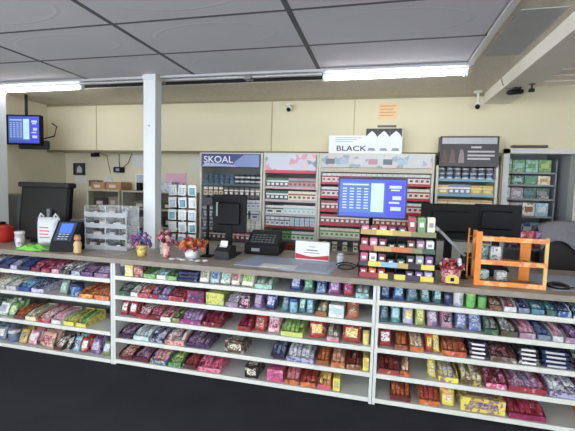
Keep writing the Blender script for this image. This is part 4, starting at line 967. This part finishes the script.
# ------------------------------------------------------------------ tiered candy rack
RX, RY = 0.14, 2.90
rk = thing('tiered_candy_rack', 'four-tier black candy rack with yellow price strips under the menu screen', 'display rack', (RX, RY, ZT+0.001))
tz = [0.012, 0.098, 0.215, 0.335]
for s in (-1, 0, 1): MB().box(s*0.27-0.004, s*0.27+0.004, 0.02, 0.22, 0, 0.37, ch=0.001).build('side_frame', BLACK, rk)
MB().box(-0.27, 0.27, 0.21, 0.22, 0, 0.37).build('back_panel', plain((30, 28, 30), 0.5), rk)
strips = [[('red', 0.9), ('yel', 0.3), ('red', 0.5)], [('dorg', 0.6), ('cyan', 1.0), ('yel', 0.8)], [('org', 0.9), ('gold', 1.3), ('olive', 0.8)], [('yel', 1.0), ('cream', 1.0), ('lime', 1.2)]]
for k, z in enumerate(tz):
    tr = MB().box(-0.265, 0.265, 0.0, 0.21, z-0.008, z).build('tier', BLACK, rk)
    seg = [[('red', .22), ('yel', .10), ('blk', .07), ('yel', .12), ('dpur', .16), ('yel', .14)], [('dpur', .10), ('yel', .14), ('cyan', .18), ('gold', .12), ('blk', .14), ('yel', .14)],
           [('red', .16), ('gold', .2), ('org', .22), ('olive', .12), ('dgrn', .14)], [('gold', .16), ('yel', .16), ('gold', .18), ('olive', .24)]][k]
    tot = sum(q for _, q in seg); x = -0.265
    for cn, q in seg:
        ww = q/tot*0.53; MB().box(x, x+ww, -0.004, 0.0, z-0.012, z+0.026).build('price_strip', plain(C_[cn], 0.4), tr); x += ww
goods = [['red', 'org', 'red', 'dred', 'blk', 'dpur', 'pur', 'lav'], ['hot', 'wht', 'dred', 'blk', 'dgrn', 'blk', 'gry', 'pur'], ['red', 'pink', 'dred', 'blk', 'dgrn', 'dred', 'mauve', 'wht'], ['pink', 'red', 'pink', 'crim', 'brn', 'red', 'grn', 'cream']]
_tb = {}
for k, z in enumerate(tz):
    for i, cn in enumerate(goods[k]):
        H = [0.055, 0.085, 0.08, 0.05][k]
        if k == 3 and i >= 5: H = 0.13
        if i in (3, 4) and k < 3: H *= 0.6
        key = (cn, H)
        if key not in _tb:
            mb = MB(); mb.box(-0.026, 0.026, 0, 0.03, 0, H, ch=0.004); mb.box(-0.02, 0.02, -0.001, 0, H*0.25, H*0.75, 1); mb.box(-0.026, 0.026, 0.045, 0.075, 0, H*1.05, ch=0.004)
            _tb[key] = MB().box(-0.026, 0.026, 0, 0.03, 0, H, ch=0.004).box(-0.014, 0.014, -0.001, 0, H*0.45, H*0.7, 1).mesh('gum_pack', [plain(C_[cn], 0.35), plain(C_[wl(cn)], 0.4)])
        for dd in range(2):
            o = put('gum_pack', _tb[key], None, (RX-0.234+0.0655*i+(0.006 if i >= 4 else 0), RY+0.012+0.05*dd, ZT+0.0015+z))
            tag(o, '%s gum pack, %s from left, %s tier of the black rack, %s' % (NAMES[cn], ORD[i], ['bottom', 'second lowest', 'second highest', 'top'][k], ['front', 'behind']), 'gum pack', 'gum packs on the black tiered rack')
            o['label'] = '%s gum pack %s from left on %s tier of black rack, %s row' % (NAMES[cn], ORD[i], ['bottom', 'third', 'second', 'top'][k], ['front', 'rear'][dd])

# ------------------------------------------------------------------ orange wire rack
OR = plain((226, 132, 36), 0.4); OP = printed((226, 140, 60), (232, 196, 150), (224, 116, 96), 14, 0.4)
ow = thing('orange_display_rack', 'empty orange three-tier display rack on the right worktop', 'display rack', (0.91, 2.92, ZT+0.001), R(0))
MB().box(-0.235, -0.195, 0.0, 0.012, 0, 0.385, ch=0.002).build('front_upright', OR, ow)
MB().box(-0.235, -0.225, 0.25, 0.262, 0, 0.385, ch=0.002).build('rear_post', OR, ow)
MB().box(0.20, 0.222, 0.0, 0.012, 0, 0.36, ch=0.002).build('front_upright', plain((228, 190, 120), 0.4), ow)
MB().box(0.13, 0.20, 0.25, 0.262, 0, 0.37, ch=0.002).build('rear_upright', OR, ow)
MB().box(-0.20, -0.17, 0.25, 0.262, 0, 0.37, ch=0.002).build('rear_upright', OR, ow)
for k, z in enumerate((0.0, 0.15, 0.315)):
    sh = MB(); sh.box(-0.195, 0.22, -0.002, 0.006, z+0.004, z+0.038, ch=0.001)
    s_ = sh.build('printed_rail', OP, ow)
    wr = MB()
    for q in range(9): wr.rod((-0.19+0.049*q, 0.006, z+0.008), (-0.19+0.049*q, 0.255, z+0.008), 0.0025, 6)
    for q in range(3): wr.rod((-0.23, 0.02+0.11*q, z+0.008), (0.215, 0.02+0.11*q, z+0.008), 0.003, 6)
    wr.build('wire_shelf', plain((210, 150, 80), 0.4), ow)
for k, (x, c, cn) in enumerate([(1.0, 'crim', 'crimson'), (1.045, 'red', 'red'), (1.09, 'pur', 'purple')]):
    t = thing('snack_pack', '%s snack pack on the top tier of the orange rack' % cn, 'snack pack', (x, 3.0, ZT+0.001+0.328), 0, 'snack packs on the orange rack')
    MB().pillow(0.042, 0.07, 0.02).build('pouch', printed(C_[c], C_['pink'], C_['dred'], 30), t)
for k, (x, z, c, cn) in enumerate([(0.78, 0.012, 'ltl', 'pale teal'), (0.90, 0.012, 'lgry', 'pale grey'), (0.76, 0.162, 'teal', 'teal'), (0.85, 0.162, 'lgry', 'pale grey')]):
    t = thing('snack_box', '%s box on the %s tier of the orange rack' % (cn, 'bottom' if z < .1 else 'middle'), 'snack box', (x, 3.08, ZT+0.001+z), R(8), 'small boxes on the orange rack')
    MB().box(-0.035, 0.035, 0, 0.05, 0, 0.07 if z < .1 else 0.1, ch=0.003).build('carton', printed(C_[c], C_['wht'], C_['dgrn'], 40), t)
ms = thing('oval_scanner', 'black oval mouse-like device beside the orange rack', 'scanner', (1.245, 3.03, ZT+0.001), R(-20))
MB().lathe([(0.05, 0), (0.058, 0.008), (0.05, 0.026), (0.03, 0.038), (0.01, 0.042)], 20, M=Matrix.Diagonal((1.3, 0.9, 1, 1))).build('shell', plain((18, 18, 20), 0.25), ms)
MB().tube([(0.06, 0.02, 0.008), (0.12, 0.06, 0.006), (0.16, 0.16, 0.006)], 0.004).build('cord', BLACK, ms)
# blue papers at right end
mt2 = thing('counter_mat', 'pale blue mat at the right end of the counter behind the orange rack', 'mat', (1.42, 3.22, ZT+0.001), R(4))
MB().box(-0.26, 0.36, -0.24, 0.28, 0, 0.004).build('sheet', plain((168, 178, 200), 0.35, grain=0.08, scale=6), mt2)
ms.location = (1.245, 3.03, ZT+0.0055)
# chair and coat glimpsed at right
cht = thing('office_chair', 'dark office chair with grey jacket over its back, right of the closet', 'chair', (1.72, 4.12, 0), R(10))
MB().pillow(0.46, 0.5, 0.10, 8, 8, M=Matrix.Translation((0, 0, 0.80))).build('backrest', plain((34, 32, 34), 0.7), cht)
MB().box(-0.24, 0.24, -0.44, -0.02, 0.45, 0.53, ch=0.03).build('seat', plain((34, 32, 34), 0.7), cht)
MB().rod((0, -0.2, 0.08), (0, -0.2, 0.45), 0.03).build('pillar', BLACK, cht)
MB().rod((0, -0.04, 0.5), (0, 0.01, 0.85), 0.025).build('back_stem', BLACK, cht)
for k in range(5):
    a = k*1.2566; MB().rod((0, -0.2, 0.09), (0.28*math.cos(a), -0.2+0.28*math.sin(a), 0.05), 0.018, r1=0.012).build('base_leg', BLACK, cht)
    MB().lathe([(0.02, 0), (0.025, 0.012), (0.025, 0.035), (0.012, 0.05)], 10, c=(0.28*math.cos(a), -0.2+0.28*math.sin(a), 0)).build('caster', BLACK, cht)
jk = thing('grey_jacket', 'grey jacket draped over the top of the dark office chair', 'jacket', (1.72, 4.12, 1.0), R(10))
vs = []; fs = []; nu, nv = 14, 9
for j in range(nv):
    for i in range(nu):
        u = i/(nu-1)*2-1; v = j/(nv-1)*2-1   # v: front hem to back hem over the top edge
        ang = v*1.35
        y = 0.115*math.sin(ang) + 0.02*math.sin(6*u)*abs(v); z = 0.325 + 0.05*math.cos(ang) - 0.20*abs(v)**1.5*(1+0.35*math.sin(3*u)) - 0.05*u*u
        vs.append((u*0.27, y, z))
for j in range(nv-1):
    for i in range(nu-1): q = j*nu+i; fs.append((q, q+1, q+nu+1, q+nu))
mb = MB(); mb.add(vs, fs, 0, True); o = mb.build('cloth', plain((130, 130, 138), 0.8, grain=0.1), jk)
sm = o.modifiers.new('thick', 'SOLIDIFY'); sm.thickness = 0.012
hb = thing('hanging_bag', 'tan and rust patterned bag hanging on the wall right of the closet', 'bag', (2.16, 4.50, 1.15))
MB().pillow(0.26, 0.36, 0.10, 8, 8).build('pouch', printed((172, 110, 66), (120, 60, 44), (190, 170, 80), 12, 0.6), hb)
MB().tube([(-0.08, 0, 0.34), (-0.05, 0.03, 0.5), (0, 0.06, 0.58), (0.05, 0.03, 0.5), (0.08, 0, 0.34)], 0.008).build('strap', plain((120, 84, 60), 0.6), hb)
MB().box(-0.02, 0.02, 0.05, 0.095, 0.56, 0.59).build('hook', STEEL, hb)

# ------------------------------------------------------------------ daylight from the shopfront behind the camera
w = bpy.data.worlds.new('daylight'); SC.world = w; w.use_nodes = True
bg = w.node_tree.nodes['Background']; bg.inputs[0].default_value = (0.86, 0.93, 1.0, 1); bg.inputs[1].default_value = 4.6
